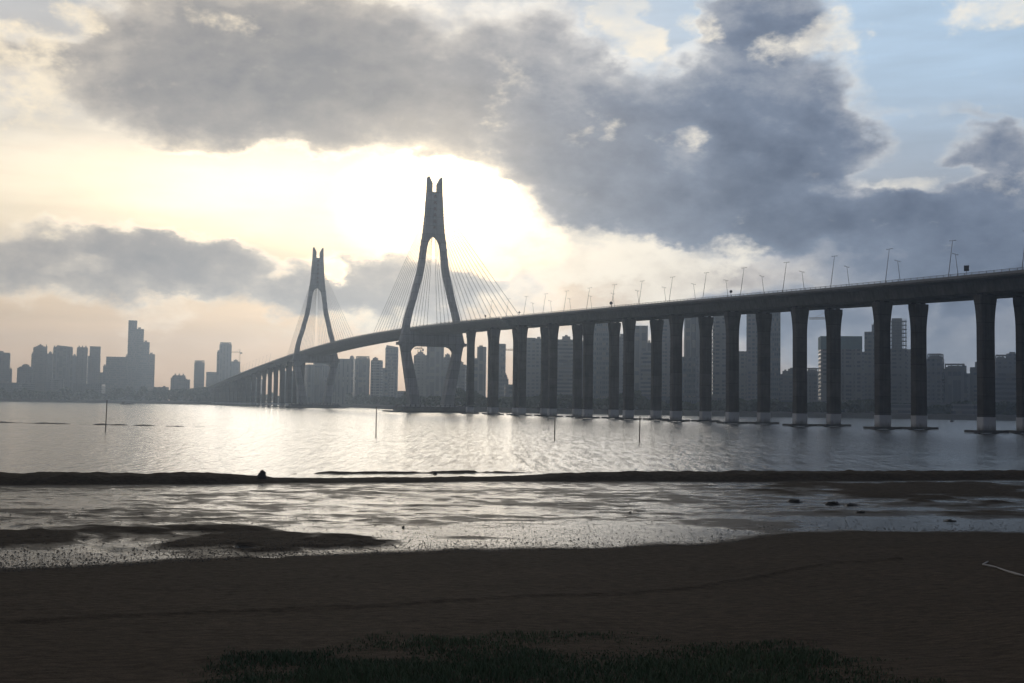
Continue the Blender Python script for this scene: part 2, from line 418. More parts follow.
def terrain(X, Y):
    yb = np.interp(X, BLX, BLY) + .9 * fbm(X, Y*0, .35, 5, 3)
    s = yb - Y
    sp = np.clip(s, 0, None)
    z = -.012 + .026*sp + .0009*sp**2
    z = np.where(s > 22, -.012 + .026*22 + .0009*484 + .11*(s - 22), z)
    z = np.minimum(z, 2.85)
    soft = 1/(1 + np.exp(-np.clip(s, -20, 20) / .5))
    z += .075 * soft
    # flats
    fl = (1 - soft)
    far = np.clip((-s - 5)/6, 0, 1)
    z += fl * (far*.026 + (.22 + .65*far)*(.060*fbm(X*.7, Y, 1.6, 21, 5) + .055*fbm(X*.6, Y, .42, 27, 3)) + .016*fbm(X*.8, Y, 2.3, 31, 3))
    # picture -> ground of the raised patches
    wob = .8*fbm(X, Y, .5, 77, 4)
    for L in (PATCH, CHAN):
        for (px, py, rx, ry, h) in L:
            c = gnd(px, py); l = gnd(px - rx, py); u = gnd(px, py - ry)
            ux, uy = (u.x - c.x), (u.y - c.y)
            a = (X - c.x - (Y - c.y)*ux/uy) / (c.x - l.x); b = (Y - c.y) / uy
            q = np.clip(1.35 - np.sqrt(a*a + b*b) + wob, 0, 1)
            z += fl * h * q*q*(3 - 2*q)
    # the ridge of mud at the water's edge
    yr = ridge_y(X); dR = (Y - yr) + .8*fbm(X, Y*0, .12, 3, 4)
    hh = .50 + .08*fbm(X, Y*0, .5, 9, 4)
    gap = 1/(1+np.exp(-(X+16)/.8)) * 1/(1+np.exp((X-3)/1.2))
    hh = hh*(1-gap) + .17*gap
    wdt = 2.4 - .5*gap
    z += np.clip(hh, .1, 1) * np.exp(-np.abs(dR / wdt)**4) * (1 + .26*fbm(X, Y, 1.3, 13, 4))
    z += gap * np.exp(-((dR - 8.5)/1.6)**2) * np.clip(.16 + .5*fbm(X, Y*0, .5, 19, 4) + .6, 0, .62)
    beyond = np.clip(dR - 3.0, 0, None)
    z -= .09 * beyond
    # berm on the beach
    by = np.interp(X, [p.x for p in BM], [p.y for p in BM]); by = by + .25*fbm(X, Y*0, .7, 45, 3)
    z += np.where(X < BM[-1].x, 1, 0) * .055 * np.exp(-((Y - by)/.28)**2)
    # footprints and lumps on dry sand
    z += soft * (.016*fbm(X, Y, 2.6, 51, 3) + .05*fbm(X, Y, .22, 61, 3))
    return z

NX = 1040
Yl = np.concatenate([np.arange(11, 28, .075), np.arange(28, 50, .10), np.arange(50, 112, .18)])
T_ = np.linspace(-1, 1, NX)
YY, TT = np.meshgrid(Yl, T_, indexing='ij')
XX = TT * (YY * .80 + 8)
ZZ = terrain(XX, YY)
V = np.stack([XX, YY, ZZ], -1).reshape(-1, 3)
ny = len(Yl); idx = np.arange(ny*NX).reshape(ny, NX)
Fq = np.stack([idx[:-1, :-1], idx[:-1, 1:], idx[1:, 1:], idx[1:, :-1]], -1).reshape(-1, 4)

def beach_mat():
    m, t, b = newmat('wet_sand_and_mud'); p = pos(t)
    sp = t.n('ShaderNodeSeparateXYZ'); t.put(sp.inputs[0], p)
    n1 = t.noise(t.mapv(p, scale=(.5, 1, 1)), 2.8, 6, .66, .3).outputs['Fac']
    n2 = t.noise(p, 9.0, 4, .6).outputs['Fac']
    n3 = t.noise(p, .25, 5, .6).outputs['Fac']
    n4 = t.noise(p, 38.0, 3, .6).outputs['Fac']
    z = t.m('ADD', sp.outputs[2], t.m('ADD', t.m('MULTIPLY', t.m('SUBTRACT', n1, .5), .085), t.m('MULTIPLY', t.m('SUBTRACT', n2, .5), .03)))
    wet = t.rng(z, .036, .002)
    damp = t.rng(sp.outputs[2], .55, .0)
    dry = t.mix(n3, (.063, .049, .036), (.098, .076, .055))
    dampc = t.mix(n3, (.056, .044, .032), (.086, .068, .050))
    n5 = t.noise(t.mapv(p, scale=(.45, 1, 1)), 7.0, 6, .7).outputs['Fac']
    spk = t.m('MULTIPLY', t.rng(n4, .3, .7, .7, 1.3, 'LINEAR'), t.rng(n5, .3, .7, .5, 1.5, 'LINEAR'))
    cl = t.vm('SCALE', t.mix(damp, dry, dampc), scale=spk)
    cl = t.mix(wet, cl, (.030, .027, .024))
    t.put(b.inputs['Base Color'], cl)
    mud = t.rng(sp.outputs[2], .085, .045)
    t.put(b.inputs['Roughness'], t.m('SUBTRACT', t.m('SUBTRACT', .92, t.m('MULTIPLY', mud, .42)), t.m('MULTIPLY', wet, .36)))
    t.put(b.inputs['IOR'], t.m('ADD', 1.36, t.m('MULTIPLY', wet, -.02)))
    t.put(b.inputs['Specular IOR Level'], t.m('ADD', t.m('MULTIPLY', wet, .25), t.m('ADD', .04, t.m('MULTIPLY', mud, .04))))
    rip = t.noise(t.mapv(p, scale=(.5, 1, 1)), 7.0, 3, .6).outputs['Fac']
    h = t.m('ADD', t.m('MULTIPLY', t.m('MULTIPLY', t.m('ADD', rip, t.m('MULTIPLY', n4, .35)), wet), .035), t.m('MULTIPLY', t.m('MULTIPLY', t.m('ADD', n2, t.m('ADD', t.m('MULTIPLY', n5, .9), t.m('MULTIPLY', n4, .4))), t.m('SUBTRACT', 1.0, wet)), .05))
    t.put(b.inputs['Normal'], t.bump(h, .9, 1.0)); return m
M['beach'] = beach_mat()
tag(link('beach', npmesh('beach', V, Fq, M['beach'])), kind='structure')

# the same ground carried on to the sides, under and behind the viewer, and the sea bed
g = MB()
gx = [-9000, -1200, -300, -60, -25, 0, 25, 60, 300, 1200, 9000]; gy = [-9000, -300, -40, -10, 2, 8, 11.4]
def gz(x, y):
    if y < 2: return 2.8
    return float(terrain(np.array([float(np.clip(x, -59, 59))]), np.array([float(y)]))[0]) - .03
for y in gy:
    for x in gx: g.v.append((x, y, gz(x, y)))
k = len(gx)
for j in range(len(gy)-1):
    for i in range(k-1): g.f.append((j*k+i, j*k+i+1, (j+1)*k+i+1, (j+1)*k+i))
# side strips beside the fan-shaped beach sheet
for sgn in (-1, 1):
    o = len(g.v); ys = [11.4, 20, 28, 36, 44, 52, 60, 68, 76, 84, 92, 100, 111, 160]
    for y in ys:
        inner = sgn * (min(y, 111.5) * .80 + 7.6)
        for q in (inner, inner + sgn*4, inner + sgn*12, inner + sgn*60, sgn*9000):
            g.v.append((q, y, float(terrain(np.array([float(np.clip(q, -130, 130))]), np.array([float(min(y, 111))]))[0]) - .02 if y < 112 else -2.5))
    for j in range(len(ys)-1):
        for i in range(4):
            a = o + j*5 + i; q = (a, a+1, a+6, a+5); g.f.append(q if sgn > 0 else tuple(reversed(q)))
tag(g.build('ground', M['beach']), kind='structure')
g = MB(); g.v = [(-30000, 108, -2.4), (30000, 108, -2.4), (30000, 30000, -6), (-30000, 30000, -6)]; g.f = [(0, 1, 2, 3)]
tag(g.build('seabed', M['beach']), kind='structure')

# far shore: low land with a stone edge
SHP = [(-1200, 384.6), (-400, 395.8), (-120, 399.8), (0, 401.5), (130, 403.2), (190, 404.4), (280, 405.0), (335, 406.4), (390, 409.2), (440, 411.0), (520, 413.0), (620, 414.6), (700, 415.8), (850, 418.0), (1000, 420.4), (1150, 422.6), (1500, 428)]
SHW = [gnd(*p) for p in SHP]
land = MB()
prof = [(-6, -1.5), (0, .3), (5, 2.6), (12, 3.2), (60, 3.6), (400, 4.0)]
for p in SHW:
    d = Vector((p.x, p.y, 0)).normalized()
    for (o_, z) in prof: land.v.append((p.x + d.x*o_, p.y + d.y*o_, z))
    land.v.append((d.x*12000, d.y*12000, 5.0))
k = len(prof) + 1
for i in range(len(SHW)-1):
    for j in range(k-1): land.f.append((i*k+j, (i+1)*k+j, (i+1)*k+j+1, i*k+j+1))
M['land'] = concrete('far_shore_ground', (.085, .08, .07), .3, .95, False)
tag(land.build('far_shore', M['land']), kind='structure')

def shore_at(px):
    """forward distance of the shoreline at picture column px"""
    return float(np.interp(px, [p[0] for p in SHP], [w_.y for w_ in SHW]))

# ------------------------------------------------------------------ bridge geometry: n counts pier bays, v runs across the deck
AX = Vector((-12.966, 32.76, 0)); BAY = AX.length; AXU = AX.normalized(); PV = Vector((AXU.y, -AXU.x, 0))
O0 = Vector((108.41, 260.0, 0)) + PV * 5.85
RZ = math.atan2(PV.y, PV.x)
def bp(n, v, z): 
    q = O0 + AX*n + PV*v; return Vector((q.x, q.y, z))
_n = [-8, -4, 0, 5, 10, 13, 16.6, 20.9, 25, 31.7, 40, 49, 56, 62]
_z = [104, 121, 137.5, 164, 188.5, 199, 204, 196, 178.5, 143.7, 92, 46, 12, -6]
def rail_z(n):
    # monotone-ish cubic through the measured heights
    i = max(0, min(len(_n)-2, int(np.searchsorted(_n, n)) - 1))
    def sl(k):
        if k == 0: return (_z[1]-_z[0])/(_n[1]-_n[0])
        if k == len(_n)-1: return (_z[-1]-_z[-2])/(_n[-1]-_n[-2])
        return (_z[k+1]-_z[k-1])/(_n[k+1]-_n[k-1])
    h = _n[i+1]-_n[i]; t = (n-_n[i])/h
    a = (2*t**3-3*t*t+1)*_z[i] + (t**3-2*t*t+t)*h*sl(i) + (-2*t**3+3*t*t)*_z[i+1] + (t**3-t*t)*h*sl(i+1)
    return 4.9 + a*.2285
T2, T1 = 12.43, 21.74
HALF = 12.2
bridge = empty('cable_stayed_bridge', bp(0, 0, 0)); bridge.rotation_euler = (0, 0, RZ)
bridge['label'] = 'long concrete cable-stayed bridge with two notched towers crossing the bay'; bridge['category'] = 'bridge'
BI = (Matrix.Translation(bp(0, 0, 0)) @ Matrix.Rotation(RZ, 4, 'Z')).inverted()
def loc(n, v, z): return BI @ bp(n, v, z)
def bchild(mb, name, m, parent=None, smooth=False): return mb.build(name, m, parent or bridge, smooth)

def deck_loft(n0, n1, sec, step=.25):
    mb = MB(); k = max(2, int(round((n1-n0)/step)) + 1)
    mb.loft([[loc(n, v, rail_z(n) + w) for v, w in sec] for n in np.linspace(n0, n1, k)]); return mb
NS, NE = -7.0, 57.0
S0, S1 = 8.3, 25.9
slab = [(-HALF, -1.05), (HALF, -1.05), (HALF, -1.42), (9.3, -1.75), (-9.3, -1.75), (-HALF, -1.42)]
bx = lambda c: [(c-3.5, -1.6), (c+3.5, -1.6), (c+2.75, -4.3), (c-2.75, -4.3)]
for a, b_ in ((NS, S0), (S1, NE)):
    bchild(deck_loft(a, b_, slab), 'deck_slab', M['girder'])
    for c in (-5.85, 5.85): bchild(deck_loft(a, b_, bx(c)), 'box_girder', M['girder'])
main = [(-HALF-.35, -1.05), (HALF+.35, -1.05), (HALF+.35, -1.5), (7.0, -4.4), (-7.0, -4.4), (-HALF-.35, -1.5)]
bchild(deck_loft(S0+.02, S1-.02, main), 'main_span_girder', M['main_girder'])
# joint seams on the underside ribs of the main span
rb = MB()
for n in np.arange(S0+.2, S1-.1, .34):
    q = [(-HALF-.1, -1.60), (HALF+.1, -1.60), (7.1, -4.52), (-7.1, -4.52)]
    rb.loft([[loc(n+e, v, rail_z(n+e)+w) for v, w in q] for e in (-.008, .008)])
bchild(rb, 'cross_ribs', M['main_girder'])
for sgn in (-1, 1):
    # concrete kerb wall, then posts and rails above it
    e = HALF if sgn > 0 else -HALF
    for a, b_, off in ((NS, S0, 0), (S0+.02, S1-.02, .35), (S1, NE, 0)):
        ee = e + sgn*off
        k = deck_loft(a, b_, [(ee - sgn*.30, -1.06), (ee + sgn*.02, -1.06), (ee + sgn*.02, -.45), (ee - sgn*.22, -.45)][::1])
        par = bchild(k, 'parapet', M['railing'])
        r_ = MB(); nn = np.linspace(a, b_, max(2, int((b_-a)/.5)))
        r_.loft([[loc(n, ee - sgn*.18 + q[0], rail_z(n) + q[1]) for q in ((-.05, -.05), (.05, -.05), (.05, .05), (-.05, .05))] for n in nn])
        r_.loft([[loc(n, ee - sgn*.18 + q[0], rail_z(n) - .24 + q[1]) for q in ((-.03, -.03), (.03, -.03), (.03, .03), (-.03, .03))] for n in nn])
        for n in np.arange(a, min(b_, 30), 2.2/BAY):
            p0 = loc(n, ee - sgn*.12, rail_z(n) - .46); r_.box(p0.x-.06, p0.x+.06, p0.y-.06, p0.y+.06, p0.z, p0.z+.5)
        bchild(r_, 'guard_rail', M['railing'], par)

# piers
PT, PA = 1.85, 1.1          # half widths across and along
def rrect(hx, hy, z, c=.22): return [(-hx+c, -hy, z), (hx-c, -hy, z), (hx, -hy+c, z), (hx, hy-c, z), (hx-c, hy, z), (-hx+c, hy, z), (-hx, hy-c, z), (-hx, -hy+c, z)]
def pier_mesh(top):
    mb = MB(); rings = [rrect(PT, PA, .6), rrect(PT, PA, top-8)]
    for q in np.linspace(.1, 1, 8):
        e = q**2.0
        rings.append(rrect(PT + .62*e, PA + .10*e, top - 8 + 6.8*q))
    rings.append(rrect(PT+.64, PA+.1, top)); mb.loft(rings); return mb
bandm = MB(); bandm.loft([rrect(PT+.06, PA+.06, .65, .25), rrect(PT+.06, PA+.06, 3.7, .25)]); bandm = bandm.mesh('splash_band', M['band'])
capm = MB(); capm.prism([(-4.3, -2.3), (4.3, -2.3), (4.3, 2.3), (-4.3, 2.3)], .12, .72); capm = capm.mesh('pile_cap', M['cap'])
pilem = MB(); pilem.tube([(0, 0, -3), (0, 0, .2)], .75, 8)
pilem = pilem.mesh('pile', M['cap'])
bearm = MB(); bearm.box(-.45, .45, -.45, .45, 0, .36); bearm = bearm.mesh('bearing', M['rubber'])
pier_ns = list(range(-2, 11)) + [25.2 - 1.03 + i for i in range(0, 31)]
for n in pier_ns:
    for v in (-5.85, 5.85):
        top = rail_z(n) - 4.3 - .40
        if top < 3.5: continue
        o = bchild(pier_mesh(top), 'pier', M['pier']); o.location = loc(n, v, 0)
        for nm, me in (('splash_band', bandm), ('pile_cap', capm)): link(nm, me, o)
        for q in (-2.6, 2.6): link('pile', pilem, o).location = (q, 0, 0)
        for q in (-1.5, 1.5):
            b_ = link('bearing', bearm, o); b_.location = (q, 0, top - .01)

# towers
LV = [  # z, outer, inner, half thickness
    (2.6, 12.9, 6.6, 3.7), (10, 13.9, 8.0, 3.5), (20, 15.5, 10.0, 3.3), (30, 17.2, 12.3, 3.15), (35.5, 18.1, 13.5, 3.1), (38.0, 18.6, 13.9, 3.1), (40.5, 19.6, 14.6, 3.1), (45, 18.5, 14.4, 3.0),
    (50, 17.6, 14.2, 2.9), (54.5, 16.8, 13.6, 2.8), (60, 15.3, 12.2, 2.75), (66, 13.5, 10.45, 2.7), (73, 11.75, 8.7, 2.65), (80, 10.0, 6.9, 2.6), (87, 8.75, 5.75, 2.55), (93, 7.95, 5.0, 2.5), (97, 7.5, 4.45, 2.5), (99.5, 7.2, 3.9, 2.5),
    (101.3, 6.95, 3.2, 2.5), (102.6, 6.75, 2.3, 2.5), (103.4, 6.6, 1.3, 2.5), (103.8, 6.5, .6, 2.5), (104.0, 6.45, .02, 2.5), (107, 6.1, .02, 2.45), (112, 5.6, .02, 2.4), (118, 5.2, .02, 2.35), (124, 4.9, .02, 2.3), (130.2, 4.45, .02, 2.25), (130.25, 4.45, 1.8, 2.25), (135.4, 4.3, 1.75, 2.2), (139.3, 4.2, 3.75, 2.1)]
def tower(n, hs):
    mb = MB()
    for s in (-1, 1):
        rings = []
        for z, a, b_, th in LV:
            zz = z if z < 50 else 50 + (z-50)*hs
            q = [(s*b_, -th, zz), (s*a, -th, zz), (s*a, th, zz), (s*b_, th, zz)]
            rings.append(q if s > 0 else q[::-1])
        mb.loft(rings)
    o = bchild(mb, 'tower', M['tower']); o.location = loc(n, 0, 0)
    # cross beam with rounded lower corners
    cb = MB(); pts = []
    zb, zt = 38.7, 47.0 + (rail_z(n) - 49.8)
    w0 = 14.2
    arc = [(w0 - .3, zb-6), (w0-.6, zb-4.2), (w0 - 1.4, zb-2.3), (w0-2.8, zb-.8), (w0-4.8, zb)]
    poly = [(-x, z) for x, z in arc] + [(x, z) for x, z in arc[::-1]] + [(w0+.4, zt), (-w0-.4, zt)]
    cb.loft([[(x, -2.55, z) for x, z in poly], [(x, 2.55, z) for x, z in poly]])
    cbo = cb.build('cross_beam', M['tower'], o)
    for s in (-1, 1):
        c = MB(); x0, x1 = sorted((s*13.6, s*20.7)); c.box(x0, x1, -3.6, 3.6, 39.2, 40.9); c.build('corbel', M['tower'], o)
        p = MB(); p.loft([[(s*9.7-5, -5, 2.5), (s*9.7+5, -5, 2.5), (s*9.7+5, 5, 2.5), (s*9.7-5, 5, 2.5)], [(s*9.7-4.2, -4.2, 4.6), (s*9.7+4.2, -4.2, 4.6), (s*9.7+4.2, 4.2, 4.6), (s*9.7-4.2, 4.2, 4.6)]])
        p.build('pedestal', M['tower'], o)
    c = MB(); c.prism([(-19, -9), (19, -9), (21, -6), (21, 6), (19, 9), (-19, 9), (-21, 6), (-21, -6)], .9, 3.3); pc = c.build('pile_cap', M['pier'], o)
    c = MB(); c.prism([(-26, -11), (26, -11), (26, 11), (-26, 11)], .15, .9); c.build('fender_deck', M['rubber'], o)
    for x in np.linspace(-20, 20, 15):
        for y in (-9.3, 9.3):
            pass
    b_ = MB()
    for x in np.linspace(-18, 18, 13): b_.box(x-.35, x+.35, -9.4, -9.05, 2.2, 4.6)
    for x in np.linspace(-18, 18, 13): b_.box(x-.35, x+.35, 9.05, 9.4, 2.2, 4.6)
    b_.box(-19, 19, -9.3, -9.12, 4.1, 4.3); b_.box(-19, 19, 9.12, 9.3, 4.1, 4.3)
    b_.build('fender_rail', M['cap'], o)
    # worn red characters down the column, too small to read
    for k in range(6):
        zc = 50 + (127.5 - k*3.7 - 50)*hs
        l = MB(); l.box(-.8, .8, -2.62, -2.42, zc+.55, zc+.8); l.box(-.95, .95, -2.62, -2.42, zc-.1, zc+.14); l.box(-.14, .14, -2.621, -2.42, zc-1.0, zc+1.0); l.box(-.8, -.55, -2.62, -2.42, zc-.9, zc-.2); l.box(.5, .8, -2.62, -2.42, zc-.95, zc-.3)
        l.build('lettering', M['red'], o)
    return hs
HS = {T2: 1.0, T1: .985}
for n, h in HS.items(): tower(n, h)
# stay cables, one plane along the middle
slv = MB(); slv.tube([(0, 0, 0), (0, 0, 1)], .34, 6); 
for tn, sgn in ((T2, -1), (T2, 1), (T1, -1), (T1, 1)):
    hs = HS[tn]
    for k in range(18):
        dist = (10 + 7.75*k) / BAY
        n = tn + sgn*dist
        za = 50 + (106.5 + 1.25*k - 50)*hs
        for dv in (-.55, .55):
            if dv > 0: continue
            p0 = loc(tn + sgn*.05, 0, za); p1 = loc(n, 0, rail_z(n) - 1.1)
            mb = MB(); mb.tube([p0, p1], .115, 5, False); c = bchild(mb, 'stay_cable', M['cable'])
            q = (p0 - p1).normalized(); mb = MB(); mb.tube([p1, p1 + q*3.6], .26, 6); bchild(mb, 'cable_sleeve', M['steel'], c)

# ------------------------------------------------------------------ lamps and signs on the bridge
ORD = ['first', 'second', 'third', 'fourth', 'fifth', 'sixth', 'seventh', 'eighth', 'ninth', 'tenth', 'eleventh', 'twelfth', 'thirteenth', 'fourteenth', 'fifteenth', 'sixteenth', 'seventeenth', 'eighteenth', 'nineteenth', 'twentieth', 'twenty-first', 'twenty-second', 'twenty-third', 'twenty-fourth']
def lamp_meshes():
    p = MB(); p.tube([(0, 0, 0), (0, 0, 1.0), (1.25, 0, 9.2)], [.11, .09, .05], 8)
    a = MB(); a.tube([(.75, 0, 8.97), (1.25, 0, 9.0), (1.7, 0, 9.1)], .035, 6)
    h1 = MB(); h1.loft([[(x, y, z) for y, z in ((-.12, 9.08+d), (.12, 9.08+d), (.12, 9.2+d), (-.12, 9.2+d))] for x, d in ((1.65, 0), (2.2, .05))])
    h2 = MB(); h2.loft([[(x, y, z) for y, z in ((-.12, 8.9+d), (.12, 8.9+d), (.12, 9.02+d), (-.12, 9.02+d))] for x, d in ((.35, -.04), (.8, 0))])
    b = MB(); b.prism([(-.28, -.28), (.28, -.28), (.28, .28), (-.28, .28)], -.1, .3)
    return [('pole', p.mesh('pole', M['steel'])), ('arm', a.mesh('arm', M['steel'])), ('lamp_head', h1.mesh('lamp_head', M['steel'])), ('lamp_head', h2.mesh('lamp_head', M['steel'])), ('base', b.mesh('base', M['steel']))]
LM = lamp_meshes()
def lamp(n, v, label, group):
    o = empty('lamp_post', bp(n, v, rail_z(n) - .95), RZ + (PI if v > 0 else 0))
    tag(o, label, 'lamp post', group)
    for nm, me in LM: link(nm, me, o)
lamp_n = [.145 + .617*k for k in range(-2, 15)]
kk = 0
for v, side in ((-11.75, 'near'), (11.75, 'far')):
    vis = [n for n in lamp_n if bp(n, v, 0).x / bp(n, v, 0).y < 515/1138.]
    for i, n in enumerate(vis):
        lamp(n, v, f'slim lamp post leaning inward on the {side} rail, {ORD[i]} from the high pier end', f'lamp posts along the {side} rail')
    far = [26.4 + .617*i for i in range(12)]
    for i, n in enumerate(far):
        lamp(n, v, f'tiny lamp post on the {side} rail of the distant ramp, {ORD[i]} below the farther tower', f'lamp posts on the distant ramp, {side} rail')

def road_sign(px, py, kind, label):
    # near rail, standing on the deck under picture column px
    best = min(np.arange(-1, 11, .01), key=lambda n: abs(512 + 1138*bp(n, -11.6, 0).x/bp(n, -11.6, 0).y - px))
    o = empty('road_sign', bp(best, -11.6, rail_z(best) - .9), math.atan2(bp(best, 0, 0).y, bp(best, 0, 0).x) - PI/2)
    tag(o, label, 'road sign', None)
    a = MB(); a.tube([(0, 0, 0), (0, 0, 2.6)], .06, 6); a.build('post', M['steel'], o)
    b = MB()
    if kind == 'square': b.box(-.55, .55, -.06, .02, 1.4, 2.7)
    else: b.tube([(0, -.09, 2.0), (0, -.03, 2.0)], .62 if kind == 'big' else .45, 20)
    b.build('panel', M['dark_steel'], o)
    c = MB(); c.box(-.3, .3, -.02, .05, 1.7, 1.8); c.box(-.3, .3, -.02, .05, 2.2, 2.3); c.build('bracket', M['steel'], o)
road_sign(968, 269, 'square', 'dark square road sign on a post above the nearest pier')
road_sign(731, 295, 'small', 'small round road sign on the near rail right above a single tall pier')
road_sign(611, 303, 'big', 'larger dark round road sign between lamp posts mid bridge')
road_sign(519, 312, 'small', 'small round road sign where the outermost stay cable meets the deck')
road_sign(485, 315, 'small', 'small round road sign on the side span close behind the nearer tower')
# ------------------------------------------------------------------ city across the water
def bx_poly(w, d, style):
    hw, hd = w/2, d/2
    if style == 'slab':
        c = min(2.2, w*.08)
        return [(-hw, -hd), (-hw*.62, -hd), (-hw*.62, -hd+c), (-hw*.38, -hd+c), (-hw*.38, -hd), (-hw*.1, -hd), (-hw*.1, -hd+c), (hw*.1, -hd+c), (hw*.1, -hd), (hw*.38, -hd), (hw*.38, -hd+c), (hw*.62, -hd+c), (hw*.62, -hd), (hw, -hd), (hw, hd), (-hw, hd)]
    if style == 'cross':
        a, b = hw*.62, hd*.62
        return [(-a, -hd), (a, -hd), (a, -b), (hw, -b), (hw, b), (a, b), (a, hd), (-a, hd), (-a, b), (-hw, b), (-hw, -b), (-a, -b)]
    if style == 'chamfer':
        c = w*.16
        return [(-hw+c, -hd), (hw-c, -hd), (hw, -hd+c), (hw, hd-c), (hw-c, hd), (-hw+c, hd), (-hw, hd-c), (-hw, -hd+c)]
    if style == 'bay':
        c = min(2.0, w*.09)
        return [(-hw, -hd), (-hw*.30, -hd), (-hw*.30, -hd+c*1.6), (hw*.30, -hd+c*1.6), (hw*.30, -hd), (hw, -hd), (hw, hd), (-hw, hd)]
    return [(-hw, -hd), (hw, -hd), (hw, hd), (-hw, hd)]

BC = [0]
def building(name, label, x0, x1, ytop, Y, fac, style='slab', crown='box', steps=(), yaw=None, dr=.7, group=None, podium=False, zb=2.5):
    """x0..x1, ytop: its outline across the photo; Y: how far away it stands; steps: (x0, x1, ytop) of lower or higher wings"""
    BC[0] += 1; r = random.Random(BC[0]*13 + 5)
    yc = 405 + .014*((x0+x1)/2 - 512)
    cx = (x0+x1)/2
    c = at(cx, yc, Y); W = (x1-x0)/F * Y * 1.002; top = at(cx, ytop, Y).z
    face = math.atan2(-c.x, c.y)
    yaw = r.uniform(-.22, .22) if yaw is None else yaw
    if steps: yaw *= .3
    o = empty(name, (c.x, c.y, zb), face + yaw)
    tag(o, label, 'building', group)
    d = W / (abs(math.cos(yaw)) + dr*abs(math.sin(yaw))); dep = max(10, d*dr)
    H = top - zb
    ch = {'box': 4.0, 'step': 6.0, 'spikes': 3.0, 'frame': 3.0, 'slant': 3.5, 'dome': 6.0, 'none': 0, 'net': 3.0}[crown]
    ch = min(ch, H*.12)
    mb = MB(); mb.prism(bx_poly(d, dep, style), 0, H - ch); mb.build('tower_body', FAC[fac], o)
    for (sx0, sx1, sy) in steps:
        sc_ = ((sx0+sx1)/2 - cx)/F*Y; sw = (sx1-sx0)/F*Y; st = at((sx0+sx1)/2, sy, Y).z - zb
        m2 = MB(); m2.prism([(x + sc_, y + r.uniform(-.4, .4)) for x, y in bx_poly(sw, dep*.92, '')], 0, st); m2.build('wing', FAC[fac], o)
        m2 = MB(); m2.box(sc_ - sw*.3, sc_ + sw*.1, -dep*.2, dep*.2, st, st + min(3, H*.03)); m2.build('roof_house', M['roof'], o)
    z = H - ch
    par = MB()
    if crown != 'none' and style != 'cross':
        hw, hd = d*.47, dep*.44
        for q in ((-hw, hw, -hd, -hd+.5), (-hw, hw, hd-.5, hd), (-hw, -hw+.5, -hd+.5, hd-.5), (hw-.5, hw, -hd+.5, hd-.5)): par.box(q[0], q[1], q[2], q[3], z, z + 1.3)
        par.build('parapet', M['roof'], o)
    c_ = MB()
    if crown == 'box': 
        u = r.uniform(-.2, .1); c_.box(d*(u-.2), d*(u+.25), -dep*.25, dep*.2, z, z+ch); c_.box(d*(u-.05), d*(u+.1), -dep*.1, dep*.1, z+ch, z+ch+1.2)
    elif crown == 'step':
        c_.box(-d*.33, d*.33, -dep*.33, dep*.33, z, z+ch*.45); c_.box(-d*.2, d*.2, -dep*.2, dep*.2, z+ch*.45, z+ch*.8); c_.box(-d*.06, d*.06, -dep*.06, dep*.06, z+ch*.8, z+ch*1.15)
    elif crown == 'spikes':
        c_.box(-d*.4, d*.4, -dep*.3, dep*.3, z, z+ch*.6)
        for u in (-.3, 0, .3): c_.box(d*(u-.05), d*(u+.05), -dep*.06, dep*.06, z+ch*.6, z+ch*1.5)
    elif crown == 'frame':
        for u in (-.44, -.15, .15, .44):
            for w in (-.4, .4): c_.box(d*u-.4, d*u+.4, dep*w-.4, dep*w+.4, z, z+ch)
        c_.box(-d*.46, d*.46, -dep*.43, -dep*.37, z+ch, z+ch+.9); c_.box(-d*.46, d*.46, dep*.37, dep*.43, z+ch, z+ch+.9); c_.box(-d*.34, d*.30, -dep*.3, dep*.3, z, z+ch*.8)
    elif crown == 'slant':
        c_.loft([[(-d*.42, y, z), (d*.42, y, z), (d*.42, y, z+ch*.4), (-d*.42, y, z+ch)] for y in (-dep*.4, dep*.4)])
    elif crown == 'dome':
        c_.loft([[(q*d*.3*math.cos(2*PI*k/14), q*d*.3*math.sin(2*PI*k/14), z + ch*hh) for k in range(14)] for q, hh in ((1, 0), (1, .4), (.85, .7), (.5, .93), (.12, 1.0))])
    elif crown == 'net':
        c_.box(-d*.505, d*.505, -dep*.51, dep*.51, z - 7, z + ch)
    if crown != 'none': c_.build('roof_house' if crown != 'net' else 'site_netting', M['net'] if crown == 'net' else M['roof'], o)
    if podium:
        p = MB(); p.prism(bx_poly(d*1.35, dep*1.3, 'chamfer'), 0, 11); p.build('podium', FAC['band'], o)
    return o

